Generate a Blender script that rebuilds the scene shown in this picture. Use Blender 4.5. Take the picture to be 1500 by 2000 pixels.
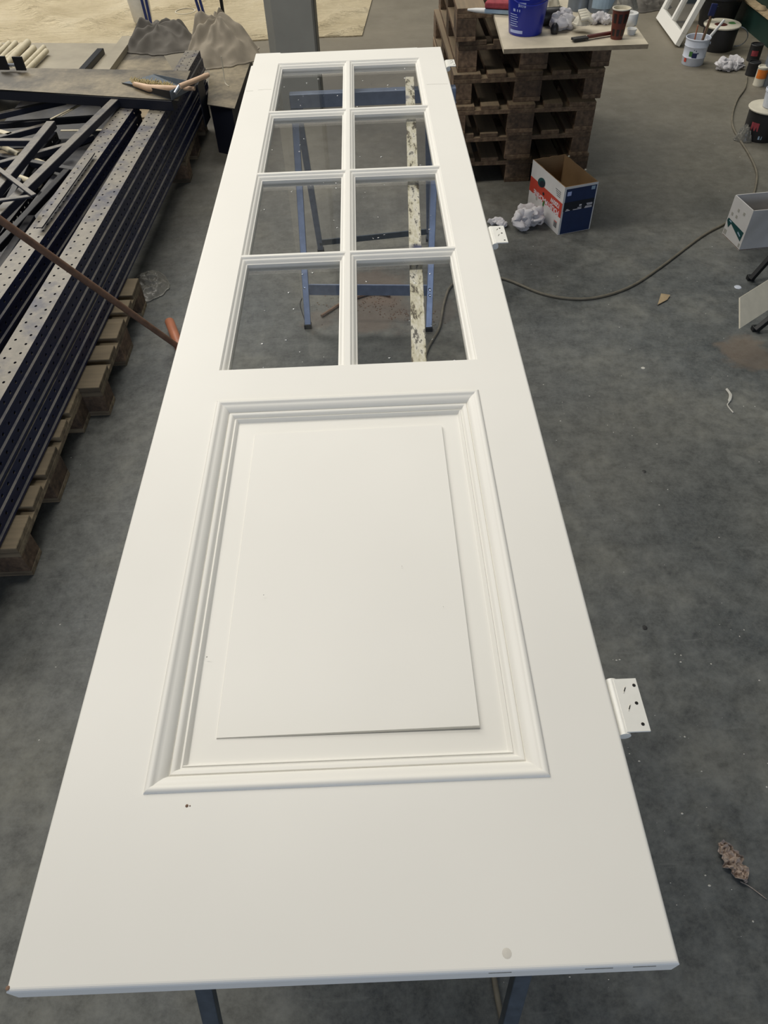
import bpy, bmesh, math, random
from mathutils import Vector, Matrix, noise
random.seed(7)
for o in list(bpy.data.objects): bpy.data.objects.remove(o)
scene = bpy.context.scene
COL = scene.collection
V = Vector
# ------------------------------------------------------------------ camera
CAMH = 1.90
FPX = 1390.0                                  # focal length in pixels of the 1500 px wide frame
v1 = V((-68.0, 1595.0, -1390.0)).normalized()
_x = V((1, 0.0426, 0)); _x -= _x.dot(v1) * v1; _x.normalize()
_z = _x.cross(v1)
CR = Matrix((_x, v1, _z))                     # rows: world axes in camera space  (world = CR @ cam)
cam = bpy.data.cameras.new('camera'); camo = bpy.data.objects.new('camera', cam); COL.objects.link(camo)
camo.matrix_world = Matrix.Translation((0, 0, CAMH)) @ CR.to_4x4()
cam.sensor_fit = 'HORIZONTAL'; cam.sensor_width = 36; cam.lens = 36 * FPX / 1500
cam.clip_start = 0.02
scene.camera = camo

def at(px, py, z=0.0):
    """world point at height z that the photograph shows at pixel (px, py)"""
    d = CR @ V((px - 750, -(py - 1000), -FPX))
    t = (z - CAMH) / d.z
    return V((d.x * t, d.y * t, z))

# ------------------------------------------------------------------ light
w = bpy.data.worlds.new('world'); scene.world = w; w.use_nodes = True
bg = w.node_tree.nodes['Background']; bg.inputs[0].default_value = (0.80, 0.88, 1.0, 1); bg.inputs[1].default_value = 0.11

def area(name, loc, target, sx, sy, power, color):
    l = bpy.data.lights.new(name, 'AREA'); l.shape = 'RECTANGLE'; l.size = sx; l.size_y = sy
    l.energy = power; l.color = color
    o = bpy.data.objects.new(name, l); COL.objects.link(o); o.location = loc
    o.rotation_euler = (V(target) - V(loc)).to_track_quat('-Z', 'Y').to_euler()
    return o
area('skylight_left', (-2.2, 2.9, 5.6), (-0.1, 2.9, 0.6), 0.7, 5.6, 208, (1.0, 0.95, 0.86))
area('skylight_far', (0.4, 9.2, 8.6), (0.4, 8.4, 0.0), 7.0, 2.0, 380, (1.0, 0.96, 0.88))
area('canvas_fill', (-4.8, 9.6, 5.6), (-1.8, 8.6, 0.0), 2.4, 5.0, 380, (1.0, 0.96, 0.88))  # added fill lamp that brightens the canvas on the far floor
area('window_behind', (0.8, -4.5, 1.5), (0.2, 3.0, 0.7), 4.5, 1.8, 85, (0.72, 0.82, 1.0))
scene.view_settings.view_transform = 'Standard'; scene.view_settings.look = 'None'
scene.view_settings.exposure = 0.0; scene.view_settings.gamma = 1.0
scene.view_settings.use_curve_mapping = False

# ------------------------------------------------------------------ materials
def srgb(r, g, b):
    f = lambda c: (c / 255) / 12.92 if c / 255 <= 0.04045 else (((c / 255) + 0.055) / 1.055) ** 2.4
    return (f(r), f(g), f(b), 1)

class NT:
    def __init__(s, name):
        s.m = bpy.data.materials.new(name); s.m.use_nodes = True
        s.t = s.m.node_tree; s.b = s.t.nodes['Principled BSDF']
        s.tc = s.t.nodes.new('ShaderNodeTexCoord'); s.geo = None
    def n(s, typ, **kw):
        nd = s.t.nodes.new(typ)
        for k, v in kw.items(): setattr(nd, k, v)
        return nd
    def link(s, a, b): s.t.links.new(a, b)
    def noise(s, scale, detail=4, rough=0.55, vec=None, stretch=None, world=False):
        nd = s.n('ShaderNodeTexNoise'); nd.inputs['Scale'].default_value = scale
        nd.inputs['Detail'].default_value = detail; nd.inputs['Roughness'].default_value = rough
        src = s.tc.outputs['Object']
        if world:
            g = s.n('ShaderNodeNewGeometry'); src = g.outputs['Position']
        if stretch:
            mp = s.n('ShaderNodeMapping'); mp.inputs['Scale'].default_value = stretch
            s.link(src, mp.inputs[0]); src = mp.outputs[0]
        s.link(src, nd.inputs['Vector']); return nd.outputs['Fac']
    def ramp(s, fac, stops):
        r = s.n('ShaderNodeValToRGB'); e = r.color_ramp.elements
        while len(e) < len(stops): e.new(0.5)
        for i, (p, c) in enumerate(stops): e[i].position = p; e[i].color = c if len(c) == 4 else (*c, 1)
        s.link(fac, r.inputs[0]); return r.outputs[0]
    def mix(s, fac, a, b, mode='MIX'):
        m = s.n('ShaderNodeMix', data_type='RGBA', blend_type=mode)
        for sock, val in ((m.inputs[0], fac), (m.inputs[6], a), (m.inputs[7], b)):
            if hasattr(val, 'is_output'): s.link(val, sock)
            else: sock.default_value = val
        return m.outputs[2]
    def color(s, c):
        if hasattr(c, 'is_output'): s.link(c, s.b.inputs['Base Color'])
        else: s.b.inputs['Base Color'].default_value = c
    def bump(s, fac, strength=0.2, dist=0.01):
        b = s.n('ShaderNodeBump'); b.inputs['Strength'].default_value = strength; b.inputs['Distance'].default_value = dist
        s.link(fac, b.inputs['Height']); s.link(b.outputs[0], s.b.inputs['Normal'])
    def rough(s, r, metal=0.0):
        s.b.inputs['Roughness'].default_value = r; s.b.inputs['Metallic'].default_value = metal

def plain(name, rgb, rough=0.5, metal=0.0, var=0.12, scale=25, bump=0.0, world=False):
    t = NT(name); c = srgb(*rgb)
    f = t.noise(scale, 5, world=world)
    lo = tuple(x * (1 - var) for x in c[:3]) + (1,); hi = tuple(min(1, x * (1 + var)) for x in c[:3]) + (1,)
    t.color(t.ramp(f, [(0.3, lo), (0.7, hi)])); t.rough(rough, metal)
    if bump: t.bump(f, bump, 0.004)
    return t.m

# concrete floor
t = NT('concrete_floor')
a = t.noise(0.55, 3, 0.5, world=True); b = t.noise(2.2, 8, 0.68, world=True); c = t.noise(16, 7, 0.7, world=True)
d = t.noise(9, 8, 0.75, stretch=(0.35, 1.0, 1), world=True)
base = t.ramp(b, [(0.36, srgb(84, 87, 89)), (0.5, srgb(114, 114, 112)), (0.66, srgb(150, 146, 137))])
base = t.mix(t.ramp(a, [(0.45, (0, 0, 0)), (0.66, (0.55, 0.55, 0.55))]), base, srgb(136, 127, 110))
base = t.mix(0.75, base, t.ramp(c, [(0.36, srgb(98, 98, 97)), (0.66, srgb(226, 224, 218))]), 'SOFT_LIGHT')
base = t.mix(t.ramp(d, [(0.56, (0, 0, 0)), (0.70, (0.35, 0.35, 0.35))]), base, srgb(160, 155, 143))
base = t.mix(t.ramp(t.noise(3.4, 6, 0.6, stretch=(1, 0.6, 1), world=True), [(0.60, (0, 0, 0)), (0.72, (0.5, 0.5, 0.5))]), base, srgb(84, 84, 83))
# lighter and more beige towards the far end of the hall
g = t.n('ShaderNodeNewGeometry'); sx = t.n('ShaderNodeSeparateXYZ'); t.link(g.outputs['Position'], sx.inputs[0])
mr = t.n('ShaderNodeMapRange'); mr.inputs[1].default_value = 3.0; mr.inputs[2].default_value = 6.5; mr.inputs[4].default_value = 0.7
t.link(sx.outputs['Y'], mr.inputs[0]); base = t.mix(mr.outputs[0], base, t.mix(0.5, base, srgb(170, 158, 135)))
sc = t.noise(30, 3, 0.8, stretch=(0.12, 1.0, 1), world=True); sc2 = t.noise(24, 3, 0.8, stretch=(1.0, 0.15, 1), world=True)
base = t.mix(t.ramp(sc, [(0.62, (0, 0, 0)), (0.70, (0.28,) * 3)]), base, srgb(158, 155, 147)); base = t.mix(t.ramp(sc2, [(0.63, (0, 0, 0)), (0.70, (0.22,) * 3)]), base, srgb(150, 148, 142))
base = t.mix(t.ramp(t.noise(70, 4, 0.8, world=True), [(0.35, (0.0,) * 3), (0.75, (0.5,) * 3)]), base, srgb(150, 147, 138)); base = t.mix(1.0, base, (0.57, 0.62, 0.66, 1), 'MULTIPLY')
base = t.mix(mr.outputs[0], base, srgb(126, 117, 100))
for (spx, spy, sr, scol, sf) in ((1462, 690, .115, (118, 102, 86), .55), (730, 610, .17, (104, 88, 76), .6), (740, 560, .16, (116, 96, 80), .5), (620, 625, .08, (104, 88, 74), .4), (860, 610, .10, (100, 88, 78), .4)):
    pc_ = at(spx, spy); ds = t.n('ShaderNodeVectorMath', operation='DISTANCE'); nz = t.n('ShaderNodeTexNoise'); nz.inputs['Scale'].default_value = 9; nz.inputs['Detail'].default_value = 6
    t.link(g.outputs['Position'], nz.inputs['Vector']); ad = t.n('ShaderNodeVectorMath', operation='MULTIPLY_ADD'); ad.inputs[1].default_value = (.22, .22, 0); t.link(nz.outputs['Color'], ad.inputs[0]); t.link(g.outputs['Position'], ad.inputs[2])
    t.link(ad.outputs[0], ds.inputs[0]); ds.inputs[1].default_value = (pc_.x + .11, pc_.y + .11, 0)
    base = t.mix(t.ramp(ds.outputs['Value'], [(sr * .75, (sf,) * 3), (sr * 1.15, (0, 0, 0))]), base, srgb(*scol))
t.color(base); t.bump(c, 0.12, 0.004); t.rough(0.62)
rr = t.ramp(b, [(0.3, (0.42,) * 3), (0.7, (0.75,) * 3)]); t.link(rr, t.b.inputs['Roughness'])
M_FLOOR = t.m

def wood(name, lo, mid, hi, rough=0.8, along=(1, 0.06, 1), bump=0.3):
    t = NT(name)
    f = t.noise(42, 6, 0.6, stretch=along); g2 = t.noise(6, 4)
    oi = t.n('ShaderNodeObjectInfo')
    col = t.ramp(f, [(0.3, srgb(*lo)), (0.5, srgb(*mid)), (0.72, srgb(*hi))])
    col = t.mix(t.ramp(g2, [(0.5, (0, 0, 0)), (0.75, (0.6, 0.6, 0.6))]), col, srgb(*[int(x * 0.6) for x in lo]))
    hs = t.n('ShaderNodeHueSaturation'); hs.inputs['Saturation'].default_value = 1.0
    mr = t.n('ShaderNodeMapRange'); mr.inputs[3].default_value = 0.6; mr.inputs[4].default_value = 1.2
    t.link(oi.outputs['Random'], mr.inputs[0]); t.link(mr.outputs[0], hs.inputs['Value']); t.link(col, hs.inputs['Color'])
    g3 = t.n('ShaderNodeNewGeometry'); s3 = t.n('ShaderNodeSeparateXYZ'); t.link(g3.outputs['Normal'], s3.inputs[0])
    up = t.ramp(s3.outputs['Z'], [(0.6, (0, 0, 0)), (0.95, (0.55,) * 3)]); colr = t.mix(up, hs.outputs[0], srgb(150, 136, 112))
    t.color(colr); t.rough(rough); t.bump(f, bump, 0.004); return t.m

M_WHITE = plain('white_gloss_paint', (240, 238, 231), 0.40, var=0.012, scale=5, bump=0.02)
M_WHITE.node_tree.nodes['Principled BSDF'].inputs['Specular IOR Level'].default_value = 0.38
M_HINGE = plain('painted_hinge', (236, 235, 228), 0.3, var=0.02, scale=60, bump=0.1)
M_PAL = wood('grey_pallet_wood', (92, 80, 64), (128, 113, 90), (160, 144, 116))
M_PALD = wood('brown_pallet_wood', (78, 62, 48), (116, 93, 71), (148, 125, 97))
M_PALB = wood('pallet_block_wood', (70, 58, 47), (108, 87, 68), (138, 114, 90), along=(1, 1, 1))
M_MDF = plain('plywood_board', (196, 186, 165), 0.6, var=0.10, scale=14)
M_MDFE = plain('plywood_edge', (150, 134, 110), 0.7, var=0.2, scale=40)
M_BLUEST = plain('blue_grey_steel', (132, 144, 168), 0.32, 0.35, var=0.15, scale=30)
M_NEARLEG = plain('dark_blue_steel', (78, 86, 94), 0.4, 0.3, var=0.25, scale=30)
M_BLACK = plain('black_steel', (26, 27, 29), 0.4, 0.2)
M_DARK = plain('dark_plastic', (34, 34, 36), 0.45)
def dusty(name, base, dust, rough=0.5, lo=0.35):
    t = NT(name); g = t.n('ShaderNodeNewGeometry'); s = t.n('ShaderNodeSeparateXYZ'); t.link(g.outputs['Normal'], s.inputs[0])
    f = t.noise(7 if 'sheet' not in name else 2.2, 6, 0.65); m = t.n('ShaderNodeMath', operation='MULTIPLY'); 
    up = t.ramp(s.outputs['Z'], [(0.6, (0, 0, 0)), (0.95, (1, 1, 1))])
    dm = t.ramp(f, [(lo, (0.15,) * 3), (lo + 0.2, (0.95,) * 3)])
    t.link(up, m.inputs[0]); t.link(dm, m.inputs[1])
    col = t.mix(m.outputs[0], srgb(*base), t.ramp(t.noise(40, 4), [(0.3, srgb(*[int(x * .85) for x in dust])), (0.7, srgb(*dust))]))
    t.color(col); t.rough(rough); return t.m
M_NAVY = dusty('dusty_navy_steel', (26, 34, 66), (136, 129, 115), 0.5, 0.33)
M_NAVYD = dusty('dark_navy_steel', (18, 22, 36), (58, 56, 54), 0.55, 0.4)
M_FRAME = dusty('dusty_frame_steel', (34, 38, 54), (120, 114, 103), 0.5, 0.3)
M_SHEET = dusty('dusty_sheet_steel', (46, 44, 41), (150, 138, 114), 0.55, 0.42)
M_SHEETL = plain('beige_sheet_steel', (150, 142, 124), 0.5, var=0.15, scale=5)
M_TUBE = plain('cream_painted_tube', (196, 186, 160), 0.5, var=0.12)
M_CANVAS = NT('canvas_dust_sheet'); t = M_CANVAS
f = t.noise(1.6, 6, 0.6, world=True)
t.color(t.ramp(f, [(0.3, srgb(190, 174, 140)), (0.55, srgb(216, 201, 168)), (0.75, srgb(228, 215, 186))])); t.rough(0.9)
t.bump(t.noise(6, 7, 0.7, stretch=(0.35, 1.3, 1), world=True), 1.0, 0.12); M_CANVAS = t.m
M_CLOTHD = plain('dark_grey_cloth', (96, 92, 86), 0.95, var=0.2, scale=5, bump=0.2)
M_CLOTHL = plain('grey_beige_cloth', (146, 137, 122), 0.95, var=0.18, scale=5, bump=0.2)
M_RAG = plain('white_rag', (205, 202, 204), 0.95, var=0.08, scale=20, bump=0.2)
M_COLUMN = plain('grey_column_paint', (150, 150, 144), 0.45, var=0.06, scale=6)
M_COLUMND = plain('column_side_shade', (84, 84, 80), 0.5, var=0.1)
M_BLUEP = plain('blue_bucket_plastic', (34, 48, 158), 0.28, var=0.06, scale=6)
M_PRINT = plain('pale_print', (178, 190, 232), 0.4, var=0.05)
M_WPL = plain('white_plastic', (225, 225, 222), 0.35, var=0.05)
M_WCAN = plain('white_tin', (206, 212, 224), 0.35, var=0.06)
M_GREYCAN = plain('grey_tin', (120, 128, 136), 0.35, 0.4, var=0.12)
M_CREAM = plain('cream_plastic', (208, 202, 184), 0.5, var=0.06)
M_RED = plain('red_cloth', (150, 62, 70), 0.9, var=0.3, scale=40)
M_PALEB = plain('pale_blue_plastic', (150, 172, 190), 0.5)
M_GREENW = plain('dark_green_wall', (22, 52, 46), 0.5, var=0.12, scale=3)
M_CARD = plain('brown_cardboard', (150, 120, 84), 0.85, var=0.1, scale=8)
M_BOXW = plain('white_box_print', (214, 212, 210), 0.5, var=0.03)
M_BOXR = plain('red_box_print', (188, 62, 44), 0.5, var=0.06)
M_BOXN = plain('navy_box_print', (24, 44, 82), 0.5, var=0.1)
M_BOXK = plain('black_box_print', (20, 28, 40), 0.5)
M_TEXTW = plain('white_lettering', (226, 222, 226), 0.5)
M_TEXTK = plain('dark_lettering', (60, 62, 70), 0.5)
M_TEAL = plain('teal_box_print', (18, 70, 72), 0.5)
M_CABLE = plain('grey_cable', (112, 106, 92), 0.6, var=0.2)
M_HANDLE = plain('worn_wood_handle', (120, 92, 74), 0.6, var=0.25, scale=30)
M_GRIP = plain('orange_wood_grip', (172, 110, 82), 0.45, var=0.12)
M_LWOOD = plain('pale_wood', (208, 176, 146), 0.5, var=0.12)
M_BRIST = plain('straw_bristle', (158, 142, 98), 0.9, var=0.35, scale=90)
M_PUTTY = plain('beige_putty', (170, 150, 118), 0.8, var=0.2)
M_BROWN = plain('brown_gloss_wood', (86, 40, 34), 0.3, var=0.2)
M_CUPB = plain('brown_cup_card', (96, 42, 30), 0.45, var=0.1)
M_CUPK = plain('black_cup_print', (34, 20, 20), 0.45)
M_LEAF = plain('dead_leaf', (176, 160, 148), 0.85, var=0.35, scale=60)
M_ORANGE = plain('orange_label', (214, 120, 44), 0.5, var=0.15)
M_FLECK = plain('white_paint_fleck', (196, 194, 186), 0.7)
M_HOLE = plain('screw_hole_black', (18, 17, 16), 0.8)
M_FILL = plain('grey_filler', (168, 166, 158), 0.6, var=0.2, scale=300)
M_SCUFF = plain('faint_scuff', (214, 210, 200), 0.5)
M_STAIN = plain('dark_floor_stain', (40, 40, 40), 0.4, var=0.2)
M_GREEN = plain('green_print', (70, 118, 62), 0.5, var=0.2)
M_NAVYP = plain('navy_print', (26, 36, 84), 0.5)
M_STEEL = plain('bright_steel', (190, 196, 206), 0.25, 0.9)
M_CHIP = plain('dried_mud', (124, 98, 80), 0.9, var=0.3, scale=40)
# splattered batten
t = NT('splattered_batten_paint')
f = t.noise(26, 5, 0.7, stretch=(1.6, 0.5, 1)); k = t.noise(3.0, 2)
c1 = t.ramp(f, [(0.40, srgb(84, 74, 54)), (0.46, srgb(206, 200, 174)), (0.58, srgb(234, 230, 216)), (0.64, srgb(96, 92, 84))])
c1 = t.mix(t.ramp(k, [(0.585, (0, 0, 0)), (0.605, (1, 1, 1))]), c1, srgb(42, 52, 96)); t.color(c1); t.rough(0.55); t.bump(f, 0.4, 0.004)
M_BATTEN = t.m
# glass
def glassmat(name, tint, rough=0.02, spec=1.5, extra=0.0):
    m = bpy.data.materials.new(name); m.use_nodes = True; nt = m.node_tree; nt.nodes.clear()
    out = nt.nodes.new('ShaderNodeOutputMaterial'); mx = nt.nodes.new('ShaderNodeMixShader'); fr = nt.nodes.new('ShaderNodeFresnel')
    tr = nt.nodes.new('ShaderNodeBsdfTransparent'); gl = nt.nodes.new('ShaderNodeBsdfGlossy'); g_ = nt.nodes.new('ShaderNodeNewGeometry'); mr = nt.nodes.new('ShaderNodeMapRange'); mr.inputs[3].default_value = spec; mr.inputs[4].default_value = 1 / spec; nt.links.new(g_.outputs['Backfacing'], mr.inputs[0]); nt.links.new(mr.outputs[0], fr.inputs[0])
    tr.inputs[0].default_value = (*tint, 1); gl.inputs['Roughness'].default_value = rough
    ad = nt.nodes.new('ShaderNodeMath'); ad.operation = 'ADD'; ad.inputs[1].default_value = extra
    nt.links.new(fr.outputs[0], ad.inputs[0]); nt.links.new(ad.outputs[0], mx.inputs[0])
    nt.links.new(tr.outputs[0], mx.inputs[1]); nt.links.new(gl.outputs[0], mx.inputs[2]); nt.links.new(mx.outputs[0], out.inputs[0]); return m
M_GLASS = glassmat('window_glass', (0.985, 0.985, 0.98), 0.02, 1.45)
M_DROP = glassmat('water_drop', (0.85, 0.88, 0.9), 0.05, 1.6, 0.15)
M_PBAG = plain('clear_plastic_film', (150, 148, 140), 0.25, var=0.3, scale=30); M_PBAG.node_tree.nodes['Principled BSDF'].inputs['Alpha'].default_value = 0.55

# ------------------------------------------------------------------ mesh helpers
class MB:
    def __init__(s): s.v = []; s.f = []
    def add(s, vs, fs):
        o = len(s.v); s.v += [V(p) for p in vs]; s.f += [tuple(i + o for i in f) for f in fs]; return s
    def box(s, x0, x1, y0, y1, z0, z1):
        return s.add([(x0, y0, z0), (x1, y0, z0), (x1, y1, z0), (x0, y1, z0), (x0, y0, z1), (x1, y0, z1), (x1, y1, z1), (x0, y1, z1)],
                     [(0, 3, 2, 1), (4, 5, 6, 7), (0, 1, 5, 4), (1, 2, 6, 5), (2, 3, 7, 6), (3, 0, 4, 7)])
    def bar(s, p0, p1, wd, ht, up=(0, 0, 1)):
        p0 = V(p0); p1 = V(p1); d = (p1 - p0).normalized(); sd = d.cross(V(up)).normalized(); u = sd.cross(d)
        c = []
        for p in (p0, p1):
            for a, b in ((-1, -1), (1, -1), (1, 1), (-1, 1)): c.append(p + sd * a * wd / 2 + u * b * ht / 2)
        return s.add(c, [(0, 1, 2, 3), (7, 6, 5, 4), (0, 4, 5, 1), (1, 5, 6, 2), (2, 6, 7, 3), (3, 7, 4, 0)])
    def channel(s, p0, p1, wd, ht, th=0.004, up=(0, 0, 1)):
        """open C section, opening downwards"""
        p0 = V(p0); p1 = V(p1); d = (p1 - p0).normalized(); sd = d.cross(V(up)).normalized(); u = sd.cross(d)
        s.bar(p0 + u * (ht / 2 - th / 2), p1 + u * (ht / 2 - th / 2), wd, th, up)
        for k in (-1, 1): s.bar(p0 + sd * k * (wd / 2 - th / 2), p1 + sd * k * (wd / 2 - th / 2), th, ht - 2 * th, up)
        return s
    def tube(s, pts, r, n=8, cap=True):
        pts = [V(p) for p in pts]; rs = r if isinstance(r, (list, tuple)) else [r] * len(pts)
        o = len(s.v); ref = V((0, 0, 1))
        for i, p in enumerate(pts):
            d = (pts[min(i + 1, len(pts) - 1)] - pts[max(i - 1, 0)]).normalized()
            a = d.cross(ref)
            if a.length < 1e-3: a = d.cross(V((0, 1, 0)))
            a.normalize(); b = a.cross(d)
            for k in range(n):
                t_ = 2 * math.pi * k / n; s.v.append(p + (a * math.cos(t_) + b * math.sin(t_)) * rs[i])
        for i in range(len(pts) - 1):
            for k in range(n):
                k2 = (k + 1) % n; s.f.append((o + i * n + k, o + i * n + k2, o + (i + 1) * n + k2, o + (i + 1) * n + k))
        if cap:
            s.f.append(tuple(o + k for k in range(n))[::-1]); s.f.append(tuple(o + (len(pts) - 1) * n + k for k in range(n)))
        return s
    def lathe(s, prof, c=(0, 0, 0), n=32, axis=None, a0=0, a1=2 * math.pi):
        """prof: list of (r, z)"""
        c = V(c); o = len(s.v); full = abs(a1 - a0 - 2 * math.pi) < 1e-6; m = n if full else n + 1
        q = V((0, 0, 1)).rotation_difference(V(axis)) if axis else None
        for r, z in prof:
            for k in range(m):
                t_ = a0 + (a1 - a0) * k / n; p = V((r * math.cos(t_), r * math.sin(t_), z))
                if q: p = q @ p
                s.v.append(c + p)
        for i in range(len(prof) - 1):
            for k in range(n):
                k2 = (k + 1) % m; s.f.append((o + i * m + k, o + i * m + k2, o + (i + 1) * m + k2, o + (i + 1) * m + k))
        return s
    def prism(s, pts, dz):
        """pts: closed polygon of 3D points, dz: extrusion vector"""
        n = len(pts); dz = V(dz); o = len(s.v); s.v += [V(p) for p in pts] + [V(p) + dz for p in pts]
        s.f.append(tuple(o + i for i in range(n))[::-1]); s.f.append(tuple(o + n + i for i in range(n)))
        for i in range(n): j = (i + 1) % n; s.f.append((o + i, o + j, o + n + j, o + n + i))
        return s
    def build(s, name, mat, parent=None, smooth=False, bevel=0.0, seg=2, origin=None, kind=None, recalc=True):
        me = bpy.data.meshes.new(name)
        org = V(parent['_o']) if parent is not None and '_o' in parent else V((0, 0, 0))
        if origin is not None: org = V(origin)
        me.from_pydata([tuple(p - org) for p in s.v], [], s.f)
        bm = bmesh.new(); bm.from_mesh(me)
        if recalc: bmesh.ops.recalc_face_normals(bm, faces=bm.faces)
        if bevel: 
            ed = [e for e in bm.edges if len(e.link_faces) == 2 and e.calc_face_angle(0) > 0.5]
            bmesh.ops.bevel(bm, geom=ed, offset=bevel, segments=seg, affect='EDGES', clamp_overlap=True, profile=0.5)
        bm.to_mesh(me); bm.free()
        if smooth:
            me.polygons.foreach_set('use_smooth', [True] * len(me.polygons))
            try: me.set_sharp_from_angle(angle=math.radians(50))
            except Exception: pass
        me.materials.append(mat)
        o = bpy.data.objects.new(name, me); COL.objects.link(o)
        if parent is not None: o.parent = parent; o['_o'] = parent['_o'] if '_o' in parent else (0, 0, 0)
        elif origin is not None: o.location = org; o['_o'] = tuple(org)
        else: o['_o'] = (0.0, 0.0, 0.0)
        if kind: o['kind'] = kind
        return o

def tag(o, label, cat, group=None, kind=None):
    o['label'] = label; o['category'] = cat
    if group: o['group'] = group
    if kind: o['kind'] = kind
    return o
def thing(name, label, cat, loc=(0, 0, 0), group=None):
    o = bpy.data.objects.new(name, None); COL.objects.link(o); o.location = loc; o['_o'] = tuple(loc)
    o.empty_display_size = 0.05
    return tag(o, label, cat, group)
def dup(root, loc, rotz=0, label=None, group=None):
    def cp(o, par):
        c = o.copy(); COL.objects.link(c); c.parent = par
        for ch in o.children: cp(ch, c)
        return c
    r = cp(root, None); r.location = loc; r.rotation_euler = (0, 0, rotz)
    if label: r['label'] = label
    if group: r['group'] = group
    return r
def lettering(text, mat, parent, origin, xdir, ydir, size, name='lettering', bold=0.0):
    cu = bpy.data.curves.new('t', 'FONT'); cu.body = text; cu.size = size; cu.extrude = 0.0002; cu.offset = bold
    tmp = bpy.data.objects.new('t', cu); COL.objects.link(tmp)
    bpy.context.view_layer.update()
    me = bpy.data.meshes.new_from_object(tmp.evaluated_get(bpy.context.evaluated_depsgraph_get()))
    bpy.data.objects.remove(tmp); me.name = name
    X = V(xdir).normalized(); Y = V(ydir).normalized(); Z = X.cross(Y)
    o = bpy.data.objects.new(name, me); COL.objects.link(o); me.materials.clear(); me.materials.append(mat)
    org = V(parent['_o'])
    o.parent = parent; m = Matrix((X, Y, Z)).transposed().to_4x4(); m.translation = V(origin) - org
    for v_ in me.vertices: v_.co = m @ v_.co
    return o
def quadpatch(c, X, Y, w_, h_, n_, th=0.0006):
    """a thin printed rectangle with lower-left corner c on a surface with normal n_"""
    c = V(c); X = V(X).normalized(); Y = V(Y).normalized(); N = V(n_).normalized()
    return MB().prism([c, c + X * w_, c + X * w_ + Y * h_, c + Y * h_], N * th)

def crumple(name, mat, c, rx, ry, h, seed, rot=0.0, n=34, folds=3.0, parent=None, lobes=None, kind=None, amp=0.28, rad=0.0):
    """a heap of cloth: closed solid with folded top, flat underside"""
    c = V(c); random.seed(seed); off = V((seed * 3.1, seed * 1.7, 0))
    mb = MB(); cr, sr = math.cos(rot), math.sin(rot)
    for layer in (1, 0):
        for j in range(n):
            for i in range(2 * n):
                a = 2 * math.pi * i / (2 * n); t_ = j / (n - 1)
                edge = 1 + 0.28 * noise.noise(V((math.cos(a) * 1.3, math.sin(a) * 1.3, seed))) + 0.12 * noise.noise(V((math.cos(a) * 4, math.sin(a) * 4, seed + 9)))
                x = rx * t_ * math.cos(a) * edge; y = ry * t_ * math.sin(a) * edge
                p = V((x / max(rx, ry) * folds, y / max(rx, ry) * folds, seed * 0.37))
                n1_ = noise.noise(p + off); n2_ = noise.noise(p * 2.3 + off * 2); rid = 1 - math.sqrt(n1_ * n1_ + .004) * 1.9; rid2 = 1 - math.sqrt(n2_ * n2_ + .006) * 2
                dome = max(0.0, 1 - t_ ** 2.2)
                if lobes:
                    dome *= 0.35
                    for (lx, ly, lr, lh) in lobes:
                        dome += lh * math.exp(-((x - lx) ** 2 + (y - ly) ** 2) / lr ** 2) * (1 - t_ ** 6)
                z = h * (dome * (1 - amp + amp * rid) + 0.10 * rid2 * (1 - t_ ** 8)) * layer
                z *= 1 + rad * t_ * math.sin(7 * a + 3 * noise.noise(V((math.cos(a), math.sin(a), t_ * 1.5 + seed))) + 2.5 * t_)
                z = max(z, 0.006) if layer else 0.0
                mb.v.append(c + V((x * cr - y * sr, x * sr + y * cr, z)))
    m = 2 * n
    for L, base in ((0, 0), (1, n * m)):
        for j in range(n - 1):
            for i in range(m):
                i2 = (i + 1) % m; q = (base + j * m + i, base + j * m + i2, base + (j + 1) * m + i2, base + (j + 1) * m + i)
                mb.f.append(q if L == 0 else q[::-1])
    for i in range(m):
        i2 = (i + 1) % m; a0 = (n - 1) * m; mb.f.append((a0 + i, a0 + i2, n * m + a0 + i2, n * m + a0 + i))
    return mb.build(name, mat, parent, smooth=True, origin=None if parent else c, kind=kind)

def twisted(name, mat, c, R, seed, n=6, rad=.026, label='', h=.05, sx=1.0, sy=1.0):
    random.seed(seed); c = V(c); mb = MB()
    for q_ in range(n):
        a0 = random.uniform(0, 6.28); r0 = R * random.uniform(.15, .62); turn = random.uniform(1.6, 3.6) * random.choice([-1, 1]); cx_ = random.uniform(-.35, .35) * R; cy_ = random.uniform(-.35, .35) * R
        z0 = rad * .8 + h * random.random() * (q_ / n); pts = []; rs = []; m = 22
        for k in range(m):
            t_ = k / (m - 1); a = a0 + turn * t_; rr = r0 * (1 - .25 * t_) + .1 * R * noise.noise(V((t_ * 4, q_, seed)))
            pts.append(c + V(((cx_ + rr * math.cos(a)) * sx, (cy_ + rr * math.sin(a)) * sy, z0 + .35 * rad * math.sin(t_ * 5 + q_)))); rs.append(rad * (.35 + .75 * math.sin(math.pi * min(1, t_ * .9 + .08)) ** .6) * (1 + .3 * noise.noise(V((t_ * 8, q_, 4)))))
        k0 = len(mb.v); mb.tube(pts, rs, 18)
        for i in range(k0, len(mb.v)):
            p = mb.v[i]; mid = pts[(i - k0) // 18]; d = p - mid; a = ((i - k0) % 18) / 18 * 6.283
            p2 = mid + d * (1 + .30 * math.sin(a * 3 + (i - k0) // 18 * .35 + q_) + .22 * noise.noise(p * 28)); p2.z = max(p2.z * 1.0, c.z + .001); mb.v[i] = p2
    o = mb.build(name, mat, smooth=True, origin=c); return tag(o, label, 'rag')

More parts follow.
